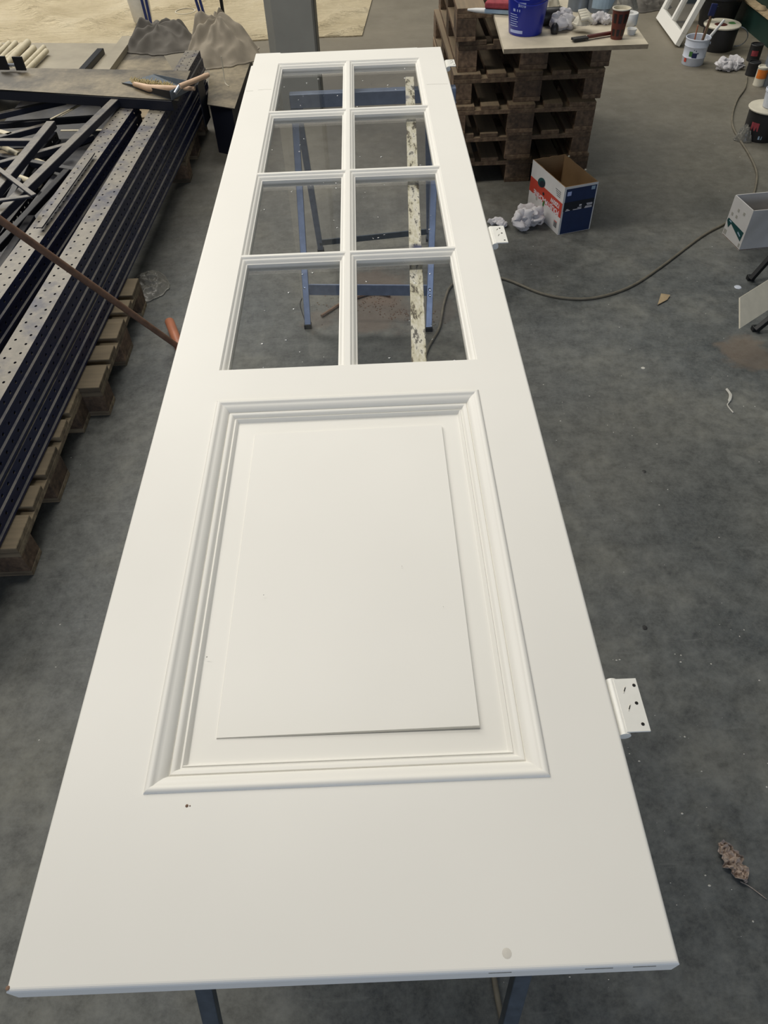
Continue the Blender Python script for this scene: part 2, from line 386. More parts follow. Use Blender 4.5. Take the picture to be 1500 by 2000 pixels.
# ================================================================== setting
fl = MB()
fl.add([(-9, -4, 0), (9, -4, 0), (9, 14, 0), (-9, 14, 0), (-9, -4, -.1), (9, -4, -.1), (9, 14, -.1), (-9, 14, -.1)],
       [(0, 1, 2, 3), (7, 6, 5, 4), (0, 4, 5, 1), (1, 5, 6, 2), (2, 6, 7, 3), (3, 7, 4, 0)])
fl = fl.build('floor', M_FLOOR); fl['kind'] = 'structure'
wr = MB().box(3.22, 3.34, 2.0, 14, 0, 4.0).build('wall_right', M_GREENW); wr['kind'] = 'structure'
bb = MB().box(3.15, 3.215, 5.7, 13.9, 0.0, 0.16).build('baseboard_right', M_GREENW); bb['kind'] = 'structure'
led = MB().box(3.13, 3.215, 5.7, 13.9, 0.162, 0.172).build('trim_1', M_PUTTY); led['kind'] = 'structure'
for k, yy in enumerate((5.95, 6.3, 6.62, 6.95)):
    MB().lathe([(0.0, 0.03), (0.03, 0.022), (0.045, 0.002), (0.0, 0.001)], (3.16, yy, 0.173), 10).build('putty_lump', M_PUTTY, led, smooth=True)

# steel column
colx0, colx1 = at(541, 215).x, at(629, 215).x
cy0 = at(585, 215).y
col_t = thing('steel_column', 'square grey painted steel column behind the far end of the white door', 'column', ((colx0 + colx1) / 2, cy0, 0))
ch = 0.05
cpts = [(colx0 + ch, cy0), (colx1 - .012, cy0), (colx1, cy0 + .012), (colx1, cy0 + .27), (colx0, cy0 + .27), (colx0, cy0 + ch)]
MB().prism([V((x, y, 0)) for x, y in cpts], (0, 0, 4)).build('shaft', M_COLUMN, col_t)
MB().box(colx1 + 0.0005, colx1 + 0.006, cy0 + 0.013, cy0 + .27, 0, 4).build('side_shade', M_COLUMND, col_t)  # shade of the column's right side, painted as a darker overlay
for sx in (-1, 1):
    MB().lathe([(0.0, 0), (0.012, 0), (0.012, 0.05), (0.0, 0.055)], ((colx0 - .045 if sx < 0 else colx1 + .05), cy0 + .14, 0), 8).build('anchor_bolt', M_BLACK, col_t)

# ================================================================== the white door
ZT, ZB = 0.960, 0.918
XL, XR, Y0, Y1 = -0.446, 0.3095, 0.131, 3.295
GX0, GX1, GY0, GY1 = -0.3395, 0.2135, 1.240, 3.172           # glazed opening
PX0, PX1, PY0, PY1 = -0.3320, 0.2040, 0.3445, 1.1380         # panel opening
door = thing('panelled_door', 'long white gloss painted door with eight panes and one raised panel, lying across trestles', 'door', (-0.068, 1.7, ZB))
def member(name, x0, x1, y0, y1, bev):
    mb = MB().box(x0, x1, y0, y1, ZB, ZT)
    me_org = V(door['_o'])
    me = bpy.data.meshes.new(name); me.from_pydata([tuple(p - me_org) for p in mb.v], [], mb.f)
    bm = bmesh.new(); bm.from_mesh(me); ed = []
    for e in bm.edges:
        a, b = [v_.co + me_org for v_ in e.verts]
        for ax, val in bev:
            if abs(a[ax] - val) < 1e-5 and abs(b[ax] - val) < 1e-5 and abs(a.z - b.z) < 1e-5: ed.append(e)
    bmesh.ops.bevel(bm, geom=list(set(ed)), offset=0.0045, segments=4, affect='EDGES', profile=0.5)
    bm.to_mesh(me); bm.free(); me.materials.append(M_WHITE)
    o = bpy.data.objects.new(name, me); COL.objects.link(o); o.parent = door; o['_o'] = door['_o']; return o
member('stile', XL, GX0, Y0, Y1 - 0.135, [(0, XL), (1, Y0)])
member('stile', GX1, XR, Y0, Y1, [(0, XR), (1, Y0), (1, Y1)])
member('stile_horn', XL + 0.006, GX0, Y1 - 0.135, Y1 + 0.012, [(0, XL + 0.006), (1, Y1 + 0.012)])
member('rail', GX0, GX1, GY1, Y1 + 0.004, [(1, Y1 + 0.004)])
member('rail', GX0, GX1, PY1, GY0, [])
member('rail', GX0, GX1, Y0, PY0, [(1, Y0)])
member('panel_margin', GX0, PX0, PY0, PY1, [])
member('panel_margin', PX1, GX1, PY0, PY1, [])

def mould(name, x0, x1, y0, y1, prof, mat, parent, zt=ZT, sides='LRTB', wob=0.0):
    """four mitred lengths of a moulding running round the inside of a rectangle"""
    n = len(prof)
    def pt(cx_, cy_, sx_, sy_, s, h, k):
        return V((cx_ + sx_ * s, cy_ + sy_ * s, zt + h))
    cor = {'BL': (x0, y0, 1, 1), 'BR': (x1, y0, -1, 1), 'TR': (x1, y1, -1, -1), 'TL': (x0, y1, 1, -1)}
    for sd, (a, b) in {'B': ('BL', 'BR'), 'R': ('BR', 'TR'), 'T': ('TR', 'TL'), 'L': ('TL', 'BL')}.items():
        if sd not in sides: continue
        mb = MB()
        for cn in (a, b):
            cx_, cy_, sx_, sy_ = cor[cn]
            for s, h in prof: mb.v.append(V((cx_ + sx_ * s, cy_ + sy_ * s, zt + h)))
        for i in range(n - 1): mb.f.append((i, i + 1, n + i + 1, n + i))
        # closing underside
        k0 = len(mb.v)
        for cn in (a, b):
            cx_, cy_, sx_, sy_ = cor[cn]
            for s in (prof[0][0], prof[-1][0]): mb.v.append(V((cx_ + sx_ * s, cy_ + sy_ * s, zt - 0.034)))
        mb.f += [(k0, k0 + 2, k0 + 3, k0 + 1), (0, n, k0 + 2, k0), (n - 1, k0 + 1, k0 + 3, 2 * n - 1)]
        mb.build(name, mat, parent, smooth=True, recalc=True)
big = [(0.0, 0.0), (0.0010, 0.0022), (0.003, 0.0034), (0.0065, 0.0034), (0.009, 0.0026), (0.0105, 0.0010), (0.016, -0.0005), (0.0215, -0.0035), (0.0255, -0.0085), (0.027, -0.0115),
       (0.0285, -0.0095), (0.0325, -0.0095), (0.0355, -0.0125), (0.0385, -0.0165), (0.0405, -0.0165), (0.0415, -0.0150), (0.0430, -0.0160), (0.0455, -0.0215), (0.0475, -0.0225)]
mould('panel_moulding', PX0, PX1, PY0, PY1, big, M_WHITE, door)
# raised and fielded panel
ix0, ix1, iy0, iy1 = PX0 + 0.0475, PX1 - 0.0475, PY0 + 0.0475, PY1 - 0.0475
zf, zr = ZT - 0.0225, ZT - 0.0145
q = 0.034
def rect(x0, x1, y0, y1, z): return [(x0, y0, z), (x1, y0, z), (x1, y1, z), (x0, y1, z)]
rings = [rect(ix0 - .002, ix1 + .002, iy0 - .002, iy1 + .002, zf), rect(ix0 + q, ix1 - q, iy0 + q, iy1 - q, zf + 0.0003), [(p_[0], p_[1], ZT - (0.0204 if p_[0] < 0 else 0.0160)) for p_ in rect(ix0 + q + .001, ix1 - q - .001, iy0 + q + .001, iy1 - q - .001, zr)],
         ]
mb = MB()
for r in rings: mb.v += [V(p) for p in r]
for k in range(len(rings) - 1):
    for i in range(4): j = (i + 1) % 4; mb.f.append((k * 4 + i, k * 4 + j, k * 4 + 4 + j, k * 4 + 4 + i))
mb.f.append((8, 9, 10, 11)); o4 = len(mb.v); mb.v += [V((p[0], p[1], ZT - 0.034)) for p in rings[0]]
for i in range(4): j = (i + 1) % 4; mb.f.append((i, o4 + i, o4 + j, j))
mb.f.append((o4 + 3, o4 + 2, o4 + 1, o4))
mb.build('raised_panel', M_WHITE, door)
# glazing bars, beads and panes
VX0, VX1 = -0.0705, -0.0590
ys = [(1.240, 1.7085), (1.7175, 2.1905), (2.1995, 2.6765), (2.6855, 3.172)]
MB().box(VX0, VX1, GY0, GY1, ZB + .004, ZT - 0.0005).build('glazing_bar', M_WHITE, door)
for k in range(3):
    for xa, xb in ((GX0, VX0), (VX1, GX1)):
        MB().box(xa, xb, ys[k][1], ys[k + 1][0], ZB + .004, ZT - 0.0005).build('glazing_bar', M_WHITE, door)
bead = [(0.0, -0.0008), (0.0022, -0.0022), (0.0032, -0.0050), (0.0060, -0.0056), (0.0090, -0.0085), (0.0112, -0.0130), (0.0128, -0.0145), (0.0152, -0.0148), (0.0158, -0.0225)]
random.seed(3)
for (ya, yb) in ys:
    for xa, xb in ((GX0, VX0), (VX1, GX1)):
        mould('glazing_bead', xa, xb, ya, yb, bead, M_WHITE, door)
        pane = MB().box(xa + .008, xb - .008, ya + .008, yb - .008, ZT - 0.0262, ZT - 0.0228).build('glass_pane', M_GLASS, door)
        mb = MB()
        for i in range(14):
            x = random.uniform(xa + .02, xb - .02); y = random.uniform(ya + .02, yb - .02); r = random.choice([.0012, .0018, .0028, .0042])
            mb.lathe([(r, 0), (r * .8, r * .3), (r * .3, r * .45), (0.0001, r * .46)], (x, y, ZT - 0.0227), 8)
        d_ = mb.build('water_drop', M_DROP, pane, smooth=True, kind='stuff')
# hair cracks, nail dot, filler marks
def mark(name, mat, pts, wd=0.0007, z=ZT + 0.0002):
    mb = MB()
    for a, b in zip(pts[:-1], pts[1:]): mb.bar(V((*a, z)), V((*b, z)), wd, 0.0003)
    return mb.build(name, mat, door)
mark('paint_crack', M_FILL, [(-0.440, 2.888), (-0.425, 2.887), (-0.412, 2.889)])
mark('paint_crack', M_FILL, [(-0.395, 2.893), (-0.372, 2.896), (-0.346, 2.894)])
mark('paint_crack', M_FILL, [(0.222, 2.876), (0.26, 2.877), (0.30, 2.874)])
for (px, py, r) in ((365, 1574, .0022), (371, 1574, .0010), (404, 1283, .0012), (515, 1162, .0008), (785, 1106, .0006), (749, 1521, .0010), (15, 1930, .0026), (866, 1185, .0005)):
    p = at(px, py, ZT if not (300 < px < 990 and 800 < py < 1490) else zr)
    MB().lathe([(0.0001, 0.0008), (r * .7, 0.0006), (r, 0.0001)], p, 7).build('paint_blemish', M_CHIP if px < 400 else M_FILL, door)
p = at(990, 1862, ZT); MB().lathe([(0.0001, .0003), (.004, .0002), (.0055, 0.0001)], p, 12).build('scuff_mark', M_SCUFF, door)
# chamfer scuffs along the near end
for a, b in ((955, 1000), (1145, 1200), (1240, 1285)):
    pa, pb = at(a, 1896 - (a - 955) * .02, ZT), at(b, 1896 - (a - 955) * .02, ZT)
    MB().bar((pa.x, Y0 - .0002, ZT - .0060), (pb.x, Y0 - .0002, ZT - .0060), .0008, .0024).build('scuff_mark', M_FILL, door)
# hinges
def hinge(y0, y1, xo, holes):
    zk = ZT - 0.004
    h_ = MB(); h_.box(XR + 0.010, xo, y0, y1, zk - 0.0005, zk + 0.0025)
    h = h_.build('hinge', M_HINGE, door, bevel=0.0006)
    MB().lathe([(0.0001, 0), (0.0085, 0), (0.0085, y1 - y0 + .004), (0.0001, y1 - y0 + .004)], (XR + 0.0088, y1 + .002, zk - 0.0068), 20, axis=(0, -1, 0)).build('knuckle', M_HINGE, h, smooth=True)
    for (fx, fy) in holes:
        MB().lathe([(0.0001, .0003), (.0024, .0003), (.0024, 0)], (XR + fx, y0 + fy * (y1 - y0), zk + 0.0026), 14).build('screw_hole', M_HOLE, h)
    for (fx, fy) in ((.020, .38), (.020, .72)):
        mb = MB()
        for i in range(3): mb.bar((XR + fx + .001 * i, y0 + fy * (y1 - y0) + .002 * i, zk + .0028), (XR + fx + .003 + .001 * i, y0 + fy * (y1 - y0) + .006 + .002 * i, zk + .0028), .0012, .0006)
        mb.build('filler_smear', M_SCUFF, h)
hinge(0.402, 0.482, 0.3525, [(0.0345, .13), (0.034, .52), (0.0375, .86)])
hinge(1.728, 1.816, 0.3520, [(0.0345, .13), (0.032, .55), (0.030, .85)])
hinge(3.066, 3.140, 0.3480, [(0.033, .20), (0.030, .6), (0.029, .85)])

# ================================================================== batten and trestles
pA = at(819, 712, 0.915); pB = at(800, 150, 0.915)
dv = (pB - pA); pA2 = pA - dv * 0.58
bt = MB(); bt.bar(V((pA2.x, pA2.y, .902)), V((pB.x, pB.y, .902)), 0.034, 0.028)
bt = bt.build('batten', M_BATTEN, bevel=0.002, origin=(pA.x, pA.y, .888)); tag(bt, 'paint splattered white batten lying under the right-hand panes of the door', 'batten')

def trestle(label, xb0, xb1, yb, feet, tops, mat, zt=0.888, back_dark=True, beam_h=0.05):
    T = thing('trestle', label, 'trestle', ((xb0 + xb1) / 2, yb, 0))
    MB().box(xb0, xb1, yb - .02, yb + .02, zt - beam_h, zt).build('beam', mat, T, bevel=0.003)
    for x in (xb0, xb1):
        MB().box(x - .002 if x == xb0 else x - 0.05, x + .05 if x == xb0 else x + .002, yb - .026, yb + .026, zt - beam_h - .003, zt - beam_h - 0.0005).build('bracket', M_STEEL, T)
    for (fx, fy), (tx, ty) in zip(feet, tops):
        MB().bar((fx, fy, 0.012), (tx, ty, zt - beam_h - .004), 0.028, 0.02, up=(0, 1, 0)).build('leg', mat, T, bevel=0.002)
        MB().box(fx - .017, fx + .017, fy - .013, fy + .013, 0.0, 0.022).build('foot_cap', M_BLACK, T, bevel=0.002)
    return T
lf, rf = at(602, 640), at(837, 645)
lb, rb = at(627, 492), at(838, 470)
lt, rt_ = at(578, 196, .835), at(850, 190, .835)
yb = at(700, 178, .885).y
T1 = trestle('blue steel trestle seen through the panes, under the far end of the door', at(566, 176, .885).x, 0.351, yb,
             [(lf.x, lf.y), (rf.x, rf.y), (lb.x, lb.y), (rb.x, rb.y)],
             [(lt.x, yb - .012), (rt_.x, yb - .012), (lt.x + .01, yb + .012), (rt_.x - .03, yb + .012)], M_BLUEST)
MB().bar(V((lf.x - .005, lf.y + .052, .165)), V((rf.x + .01, rf.y + .062, .165)), .008, .052).build('crossbar', M_BLUEST, T1, bevel=.001)
MB().bar(V((lb.x, lb.y - .035, .07)), V((rb.x, rb.y - .035, .07)), .008, .03).build('crossbar', M_NEARLEG, T1, bevel=.001)
for xx in (lf.x + .001, rf.x + .006):
    for zz in (.152, .178):
        MB().lathe([(0.0001, 0.006), (.005, .005), (.006, 0)], (xx, lf.y + .045 - (0.008 if xx > 0 else 0) * 8, zz), 10, axis=(0, -1, 0.2)).build('bolt', M_STEEL, T1, smooth=True)
T2 = trestle('dark blue steel trestle holding up the near end of the door', -0.345, 0.25, 0.30,
             [(-0.352, 0.02), (0.150, 0.02), (-0.335, 0.58), (0.18, 0.58)], [(-0.308, .288), (0.217, .288), (-0.290, .312), (0.205, .312)], M_NEARLEG)
MB().bar((-.285, .535, .165), (.165, .535, .165), .008, .045).build('crossbar', M_NEARLEG, T2)
MB().bar((-.332, .075, .165), (.13, .075, .165), .008, .045).build('crossbar', M_NEARLEG, T2)
for zz in (.60, .52):
    MB().lathe([(0.0001, 0.012), (.004, .012), (.004, 0)], (.158, .195, zz), 8, axis=(-1, 0, 0)).build('bolt', M_STEEL, T2)

# ================================================================== cables
def smooth_path(pts, n=8):
    out = []
    P = [pts[0]] + pts + [pts[-1]]
    for i in range(1, len(P) - 2):
        for k in range(n):
            t_ = k / n; a, b, c_, d_ = P[i - 1], P[i], P[i + 1], P[i + 2]
            out.append(0.5 * ((2 * b) + (c_ - a) * t_ + (2 * a - 5 * b + 4 * c_ - d_) * t_ ** 2 + (3 * b - a - 3 * c_ + d_) * t_ ** 3))
    out.append(P[-2]); return out
cpx = [(1459, 150), (1455, 172), (1440, 195), (1431, 222), (1431, 245), (1440, 265), (1462, 300), (1476, 330), (1478, 352), (1470, 385), (1452, 412), (1415, 437), (1370, 462), (1290, 522), (1235, 558), (1180, 578), (1125, 584), (1060, 574), (985, 545), (930, 540), (884, 556), (868, 590), (858, 640), (832, 690), (800, 800), (820, 1100), (905, 1500), (962, 1890), (985, 2010)]
cp = [at(x, y, 0.006) for x, y in cpx]
cb = MB().tube(smooth_path(cp, 7), 0.0065, 8).build('power_cable', M_CABLE, smooth=True); tag(cb, 'long grey cable snaking across the concrete floor and under the door', 'cable')
d1 = MB().tube(smooth_path([at(x, y, .003) for x, y in ((590, 582), (586, 595), (594, 622), (600, 640))], 4), .0012, 5).build('thread', M_HOLE); tag(d1, 'dark thread on the floor left of the trestle foot', 'thread')
d2 = MB().tube(smooth_path([at(x, y, .008) for x, y in ((628, 617), (645, 606), (664, 594), (690, 583), (730, 572), (762, 577))], 5), [.008] * 10 + [.006] * 10 + [.004] * 6 if False else .007, 6).build('twig', M_CHIP, smooth=True); tag(d2, 'pale dried twig on the floor under the glass panes', 'twig')

# ================================================================== pallets
def make_pallet(mats, label, group):
    P = bpy.data.objects.new('pallet', None); COL.objects.link(P); P['_o'] = (0, 0, 0); tag(P, label, 'pallet', group)
    random.seed(5)
    xs = [(-.4, .145), (-.22, .10), (-.0725, .145), (.12, .10), (.255, .145)]
    for x, w_ in xs: MB().box(x, x + w_, -.6, .6, .1225, .144).build('deck_board', mats[0], P, bevel=.002, seg=1)
    for y in (-.6, -.0725, .455): MB().box(-.4, .4, y, y + .145, .1, .122).build('stringer_board', mats[1], P, bevel=.0015, seg=1)
    for x, w_ in ((-.4, .10), (-.0725, .145), (.30, .10)):
        for y in (-.6, -.0725, .455): MB().box(x, x + w_, y, y + .145, .0225, .0995).build('block', mats[2], P, bevel=.002, seg=1)
        MB().box(x, x + w_, -.6, .6, 0, .022).build('bottom_board', mats[1], P, bevel=.0015, seg=1)
    return P
order = ['lowest', 'second lowest', 'third from the floor', 'fourth from the floor', 'fifth from the floor', 'topmost']
offs = [(.86, 0), (.835, -.03), (.842, -.045), (.858, -.01), (.885, .02), (.875, .0)]
pal = make_pallet((M_PALD, M_PALD, M_PALB), 'lowest wooden pallet of the stack right of the door', 'pallets stacked right of the door')
for k, (x, dy) in enumerate(offs):
    o_ = pal if k == 0 else dup(pal, (0, 0, 0), 0, '%s wooden pallet in the stack right of the door' % order[k])
    o_.location = (x, 4.18 + .6 + dy, .1445 * k); o_.rotation_euler = (0, 0, (0, .01, -.012, .008, 0, -.01)[k])
pal2 = make_pallet((M_PAL, M_PAL, M_PALB), 'grey wooden pallet under the near end of the perforated posts', 'pallets under the stacked posts')
pal2.location = (-1.178 - .6, 1.84, 0); pal2.rotation_euler = (0, 0, math.pi / 2)
pl3 = dup(pal2, (-1.098 - .6, 2.64, 0), math.pi / 2, 'grey wooden pallet under the middle of the perforated posts')
pl4 = dup(pal2, (-1.08 - .6, 4.75, 0), math.pi / 2, 'grey wooden pallet under the far end of the perforated posts')

# ================================================================== board on the pallets and the things on it
ZS = .1445 * 5 + .144 + .001
BT = ZS + .018
bfl, bfr = at(984, 96, BT), at(1267, 86, BT); bd = (at(972, 30, BT) - at(984, 96, BT)); bd = V((.05, 1, 0)).normalized() * 1.35
mdf = thing('worktop_board', 'pale plywood board laid on the pallet stack as a table', 'board', (bfl.x, bfl.y, ZS))
MB().prism([V((bfl.x, bfl.y, ZS)), V((bfr.x, bfr.y, ZS)), V((bfr.x, bfr.y, ZS)) + bd, V((bfl.x, bfl.y, ZS)) + bd], (0, 0, .018)).build('board', M_MDF, mdf, bevel=.0008, seg=1)
MB().bar(V((bfl.x, bfl.y - .0008, ZS + .009)), V((bfr.x, bfr.y - .0008, ZS + .009)), .001, .017).build('front_edge', M_MDFE, mdf)

def bucket_prof(rb, rt, h, th=.003, rim=.006):
    return [(0.0001, 0), (rb * .96, 0), (rb, .004), (rt, h - .02), (rt + rim, h - .018), (rt + rim, h - .002), (rt + rim - .002, h), (rt - th, h), (rt - th - .002, h - .02), (rb - th, .006), (0.0001, .006)]
# blue bucket
c = at(1031, 66, BT) + V((0, .0, 0)); bb_r = .078
def footy(px, py, z, r): p = at(px, py, z); return V((p.x, p.y + r, p.z))
c = footy(1031, 73, BT, .076)
bk = thing('plastic_bucket', 'blue plastic bucket with pale printed labels on the plywood board', 'bucket', c)
MB().lathe(bucket_prof(.074, .092, .19), c, 40).build('body', M_BLUEP, bk, smooth=True)
MB().lathe([(.083, .125), (.0862, .126), (.0862, .129), (.083, .130)], c, 40).build('rib', M_BLUEP, bk)
hp = [c + V((.097 * math.cos(a), .097 * math.sin(a) * .55 - .055 * math.sin(-a) * 0 - .0, .172 - .062 * math.sin(-a))) for a in [-.05 - k * (math.pi - .1) / 14 for k in range(15)]]
hp = [c + V((.099 * math.cos(a), .099 * math.sin(a), .170 - .048 * -math.sin(a))) for a in [-(math.pi * k / 18) for k in range(19)]]
MB().tube(hp, .0022, 6).build('handle', M_BLUEP, bk, smooth=True)
def wrap(c, r0, z0, r1, z1, a0, a1, n=8, off=.0006):
    """curved printed patch on a bucket"""
    mb = MB(); o = 0
    for i in range(n + 1):
        a = a0 + (a1 - a0) * i / n
        for r, z in ((r0, z0), (r1, z1)): mb.v.append(V(c) + V(((r + off) * math.cos(a), (r + off) * math.sin(a), z)))
    for i in range(n): mb.f.append((2 * i, 2 * i + 2, 2 * i + 3, 2 * i + 1))
    return mb
def rr_(z): return .074 + .018 * z / .17
for (z0, z1, a0, a1) in ((.012, .024, 200, 250), (.140, .150, 205, 262), (.112, .130, 232, 254), (.094, .104, 214, 222), (.094, .103, 228, 231), (.094, .103, 235, 238)):
    wrap(c, rr_(z0), z0, rr_(z1), z1, math.radians(a0), math.radians(a1)).build('label_print', M_PRINT, bk)
for k in range(6):
    z0 = .038 + k * .0085; wrap(c, rr_(z0), z0, rr_(z0 + .003), z0 + .003, math.radians(200), math.radians(232 - (k % 2) * 4)).build('text_line', M_PRINT, bk)
lettering('200', M_BLUEP, bk, c + V((-.052, -.0742, .113)), (1, -.45, 0), (-.02, -.08, 1), .016)
# caulking tube & sanding sponge at the left of the bucket
c = at(948, 25, BT - .017); y_ = c.y + .03
cg = thing('sealant_nozzle', 'white tapered nozzle lying on top of the pallet stack', 'nozzle', c)
MB().tube([at(914, 19, ZS + .012), at(930, 20, ZS + .016), at(962, 22, ZS + .018)], [.005, .010, .014], 12).build('nozzle', M_WPL, cg, smooth=True)
p0, p1 = at(952, 27, BT + .002), at(1000, 30, BT + .002)
sd = MB().bar(p0 + V((0, .045, .010)), p1 + V((0, .045, .010)), .085, .018).build('wiper_pad', M_PALEB, bevel=.003, origin=p0); tag(sd, 'pale blue plastic block under the stained red pad beside the blue bucket', 'block')
sd2 = MB().bar(p0 + V((0, .045, .033)), p1 + V((0, .045, .035)), .092, .026).build('stained_pad', M_RED, bevel=.006, origin=p0 + V((0, 0, .02))); tag(sd2, 'stained dark red pad lying on the pale blue block by the bucket', 'pad')
# cans at the back
def can(name, label, cat, px, py, z, r, h, mat, lid=None, topz=True):
    c = footy(px, py, z, r); T = thing(name, label, cat, c)
    MB().lathe([(0.0001, 0), (r, 0), (r + .0015, .004), (r, .008), (r, h - .008), (r + .002, h - .004), (r, h), (r - .006, h), (r - .006, h - .006), (0.0001, h - .006)], c, 32).build('body', mat, T, smooth=True)
    return T, c
T, c = can('paint_can', 'dark grey paint can behind the bundled rags on the board', 'can', 1134, 24, BT, .052, .13, M_GREYCAN)
T, c = can('paint_tin', 'blue-grey tin with pale label beside the dark grey can', 'tin', 1180, 28, BT, .068, .15, M_GREYCAN)
wrap(c, .0685, .02, .0685, .10, math.radians(215), math.radians(320)).build('label', M_PALEB, T)
blk = MB().lathe([(0.0001, 0), (.03, 0), (.034, .01), (.034, .09), (.03, .1), (.0001, .1)], at(1060, 38, BT + .034) + V((0, .04, 0)), 24, axis=(1, .1, 0)).build('black_drill_body', M_DARK, smooth=True, origin=at(1060, 38, BT) + V((0, .04, 0))); blk.name = 'tool_roll'; tag(blk, 'black cylinder lying behind the blue bucket on the board', 'tool')
crumple('plastic_bag', M_PBAG, at(1215, 26, BT) + V((0, .06, 0)), .085, .09, .11, 31, folds=4)['label'] = 'clear plastic bag bunched behind the paper cup'; bpy.data.objects['plastic_bag']['category'] = 'bag'
twisted('rag', M_RAG, at(1104, 58, BT) + V((0, .02, 0)), .065, 12, 9, .024, 'crumpled white rag beside the blue bucket on the board', .06)
twisted('rag', M_RAG, at(1176, 50, BT) + V((0, .02, 0)), .06, 16, 6, .016, 'white rag spread between the rubber glove and paper cup', .03)
rg = crumple('rag', M_CREAM, at(1072, 16, BT) + V((0, .05, 0)), .06, .06, .07, 17, folds=3); tag(rg, 'cream rag heaped behind the blue bucket', 'rag')
gl = thing('rubber_glove', 'cream rubber glove bundled on top of the white rag', 'glove', at(1135, 40, BT))
gc = at(1138, 42, BT + .045)
crumple('glove_palm', M_CREAM, gc + V((0, .02, -.015)), .045, .030, .04, 22, folds=2.5, parent=None)
gp = bpy.data.objects['glove_palm']; gp.parent = gl; gp.location = gc + V((0, .02, -.015)) - V(gl['_o'])
for k in range(4):
    a = gc + V((-.02 + .002 * k, .022 - .014 * k, .03 - .006 * k)); b = a + V((.030, -.004, .006)); d_ = b + V((.020, -.006, -.014))
    MB().tube([a, b, d_], [.009, .0085, .006], 10).build('glove_finger', M_CREAM, gl, smooth=True)
p = at(1082, 66, BT)
pb_ = MB().lathe([(0.0001, 0), (.014, .002), (.018, .016), (.015, .032), (.006, .042), (0.0001, .043)], p, 16).build('rubber_bulb', M_DARK, smooth=True, origin=p); tag(pb_, 'small black rubber bulb left of the white rag', 'bulb')
brt = thing('paint_brush', 'flat paint brush with brown handle in front of the rag', 'brush', at(1130, 78, BT))
MB().bar(at(1148, 72, BT + .012), at(1196, 64, BT + .012), .018, .012).build('handle', M_BROWN, brt, bevel=.003)
MB().bar(at(1118, 77, BT + .010), at(1147, 73, BT + .010), .03, .010).build('bristles', M_DARK, brt, bevel=.002)
# paper cup
c = footy(1206, 78, BT, .022)
cup = thing('paper_cup', 'brown and black patterned paper cup on the front right of the board', 'cup', c)
MB().lathe([(0.0001, .004), (.0235, .004), (.0235, 0), (.025, 0), (.0365, .108), (.038, .1085), (.038, .112), (.0355, .112), (.0345, .108), (.024, .008), (.0001, .008)], c, 32).build('cup_wall', M_CUPB, cup, smooth=True)
MB().lathe([(.036, .1085), (.0392, .109), (.0392, .1125), (.035, .1128), (.034, .106), (.0335, .10), (.0001, .10)], c, 32).build('rim_and_lining', M_CREAM, cup, smooth=True)
for (z0, z1) in ((.014, .040), (.062, .096)):
    for a0 in (205, 245, 285, 325):
        f_ = lambda z: .025 + .0115 * z / .108
        wrap(c, f_(z0), z0, f_(z1), z1, math.radians(a0), math.radians(a0 + 24), 4).build('pattern_patch', M_CUPK, cup)
c = at(1228, 50, BT) + V((0, .02, 0))
tr = thing('tape_roll', 'white tape roll lying behind the paper cup', 'tape', c)
MB().lathe([(.018, 0), (.038, 0), (.040, .003), (.040, .042), (.038, .045), (.018, .045), (.018, 0)], c, 28).build('roll', M_WPL, tr, smooth=True)
c2 = footy(1234, 69, BT, .016)
sp = MB().lathe([(0.0001, .002), (.015, .002), (.020, .022), (.022, .022), (.017, 0), (.0001, 0)], c2, 20).build('small_cup', M_WPL, smooth=True, origin=c2); tag(sp, 'tiny translucent measuring cup right of the paper cup', 'cup')

# ================================================================== cardboard box
B0 = at(1089, 459.5); B1 = at(1151, 447.5); e1 = (B1 - B0); w1 = .200; e1n = e1.normalized()
e2n = V((-e1n.y, e1n.x, 0)); hbox = .252
# left side direction from the photograph's left corner
Lc = at(1041.5, 311.5, hbox); e2 = V((Lc.x, Lc.y, 0)) - V((B0.x, B0.y, 0)); e2n = e2.normalized(); dl = e2.length
wb = e1.length
box = thing('cardboard_box', 'open cardboard tool box printed white, red and navy in front of the pallet stack', 'box', B0)
th = .004
def wall_panel(a, b, h0, inner, name, mat, parent, over=0):
    n_ = V((b.y - a.y, a.x - b.x, 0)).normalized()
    return MB().prism([a, b, b + V((0, 0, h0 + over)), a + V((0, 0, h0))], -n_ * th if inner else n_ * th).build(name, mat, parent)
C0, C1, C2, C3 = B0, B0 + e1n * wb, B0 + e1n * wb + e2n * dl, B0 + e2n * dl
inn = (e1n + e2n) * th
for a, b in ((C0, C1), (C1, C2), (C2, C3), (C3, C0)):
    n_ = V((-(b.y - a.y), b.x - a.x, 0)).normalized()
    mb = MB(); k = 10; pts = [a]; 
    top = []
    for i in range(k + 1):
        p = a + (b - a) * i / k; hh = hbox + (0.004 * noise.noise(p * 40) if a not in (C0,) else 0); top.append(p + V((0, 0, hh)))
    mb.prism([a, b] + top[::-1], n_ * th).build('side_wall', M_CARD, box)
MB().prism([C0 + V((0, 0, .001)), C1 + V((0, 0, .001)), C2 + V((0, 0, .001)), C3 + V((0, 0, .001))], (0, 0, .004)).build('bottom', M_CARD, box)
nF = -V((-e1n.y, e1n.x, 0)); nL = V((-e2n.y, e2n.x, 0))
if nL.x > 0: nL = -nL
def patch(o_, X, N, x0, x1, z0, z1, mat, lift, name):
    a = V(o_) + X * x0 + V((0, 0, z0)) + N * lift
    return MB().prism([a, a + X * (x1 - x0), a + X * (x1 - x0) + V((0, 0, z1 - z0)), a + V((0, 0, z1 - z0))], N * .0005).build(name, mat, box)
patch(C0, e1n, nF, 0, wb, 0.001, hbox, M_BOXW, .0002, 'printed_face')
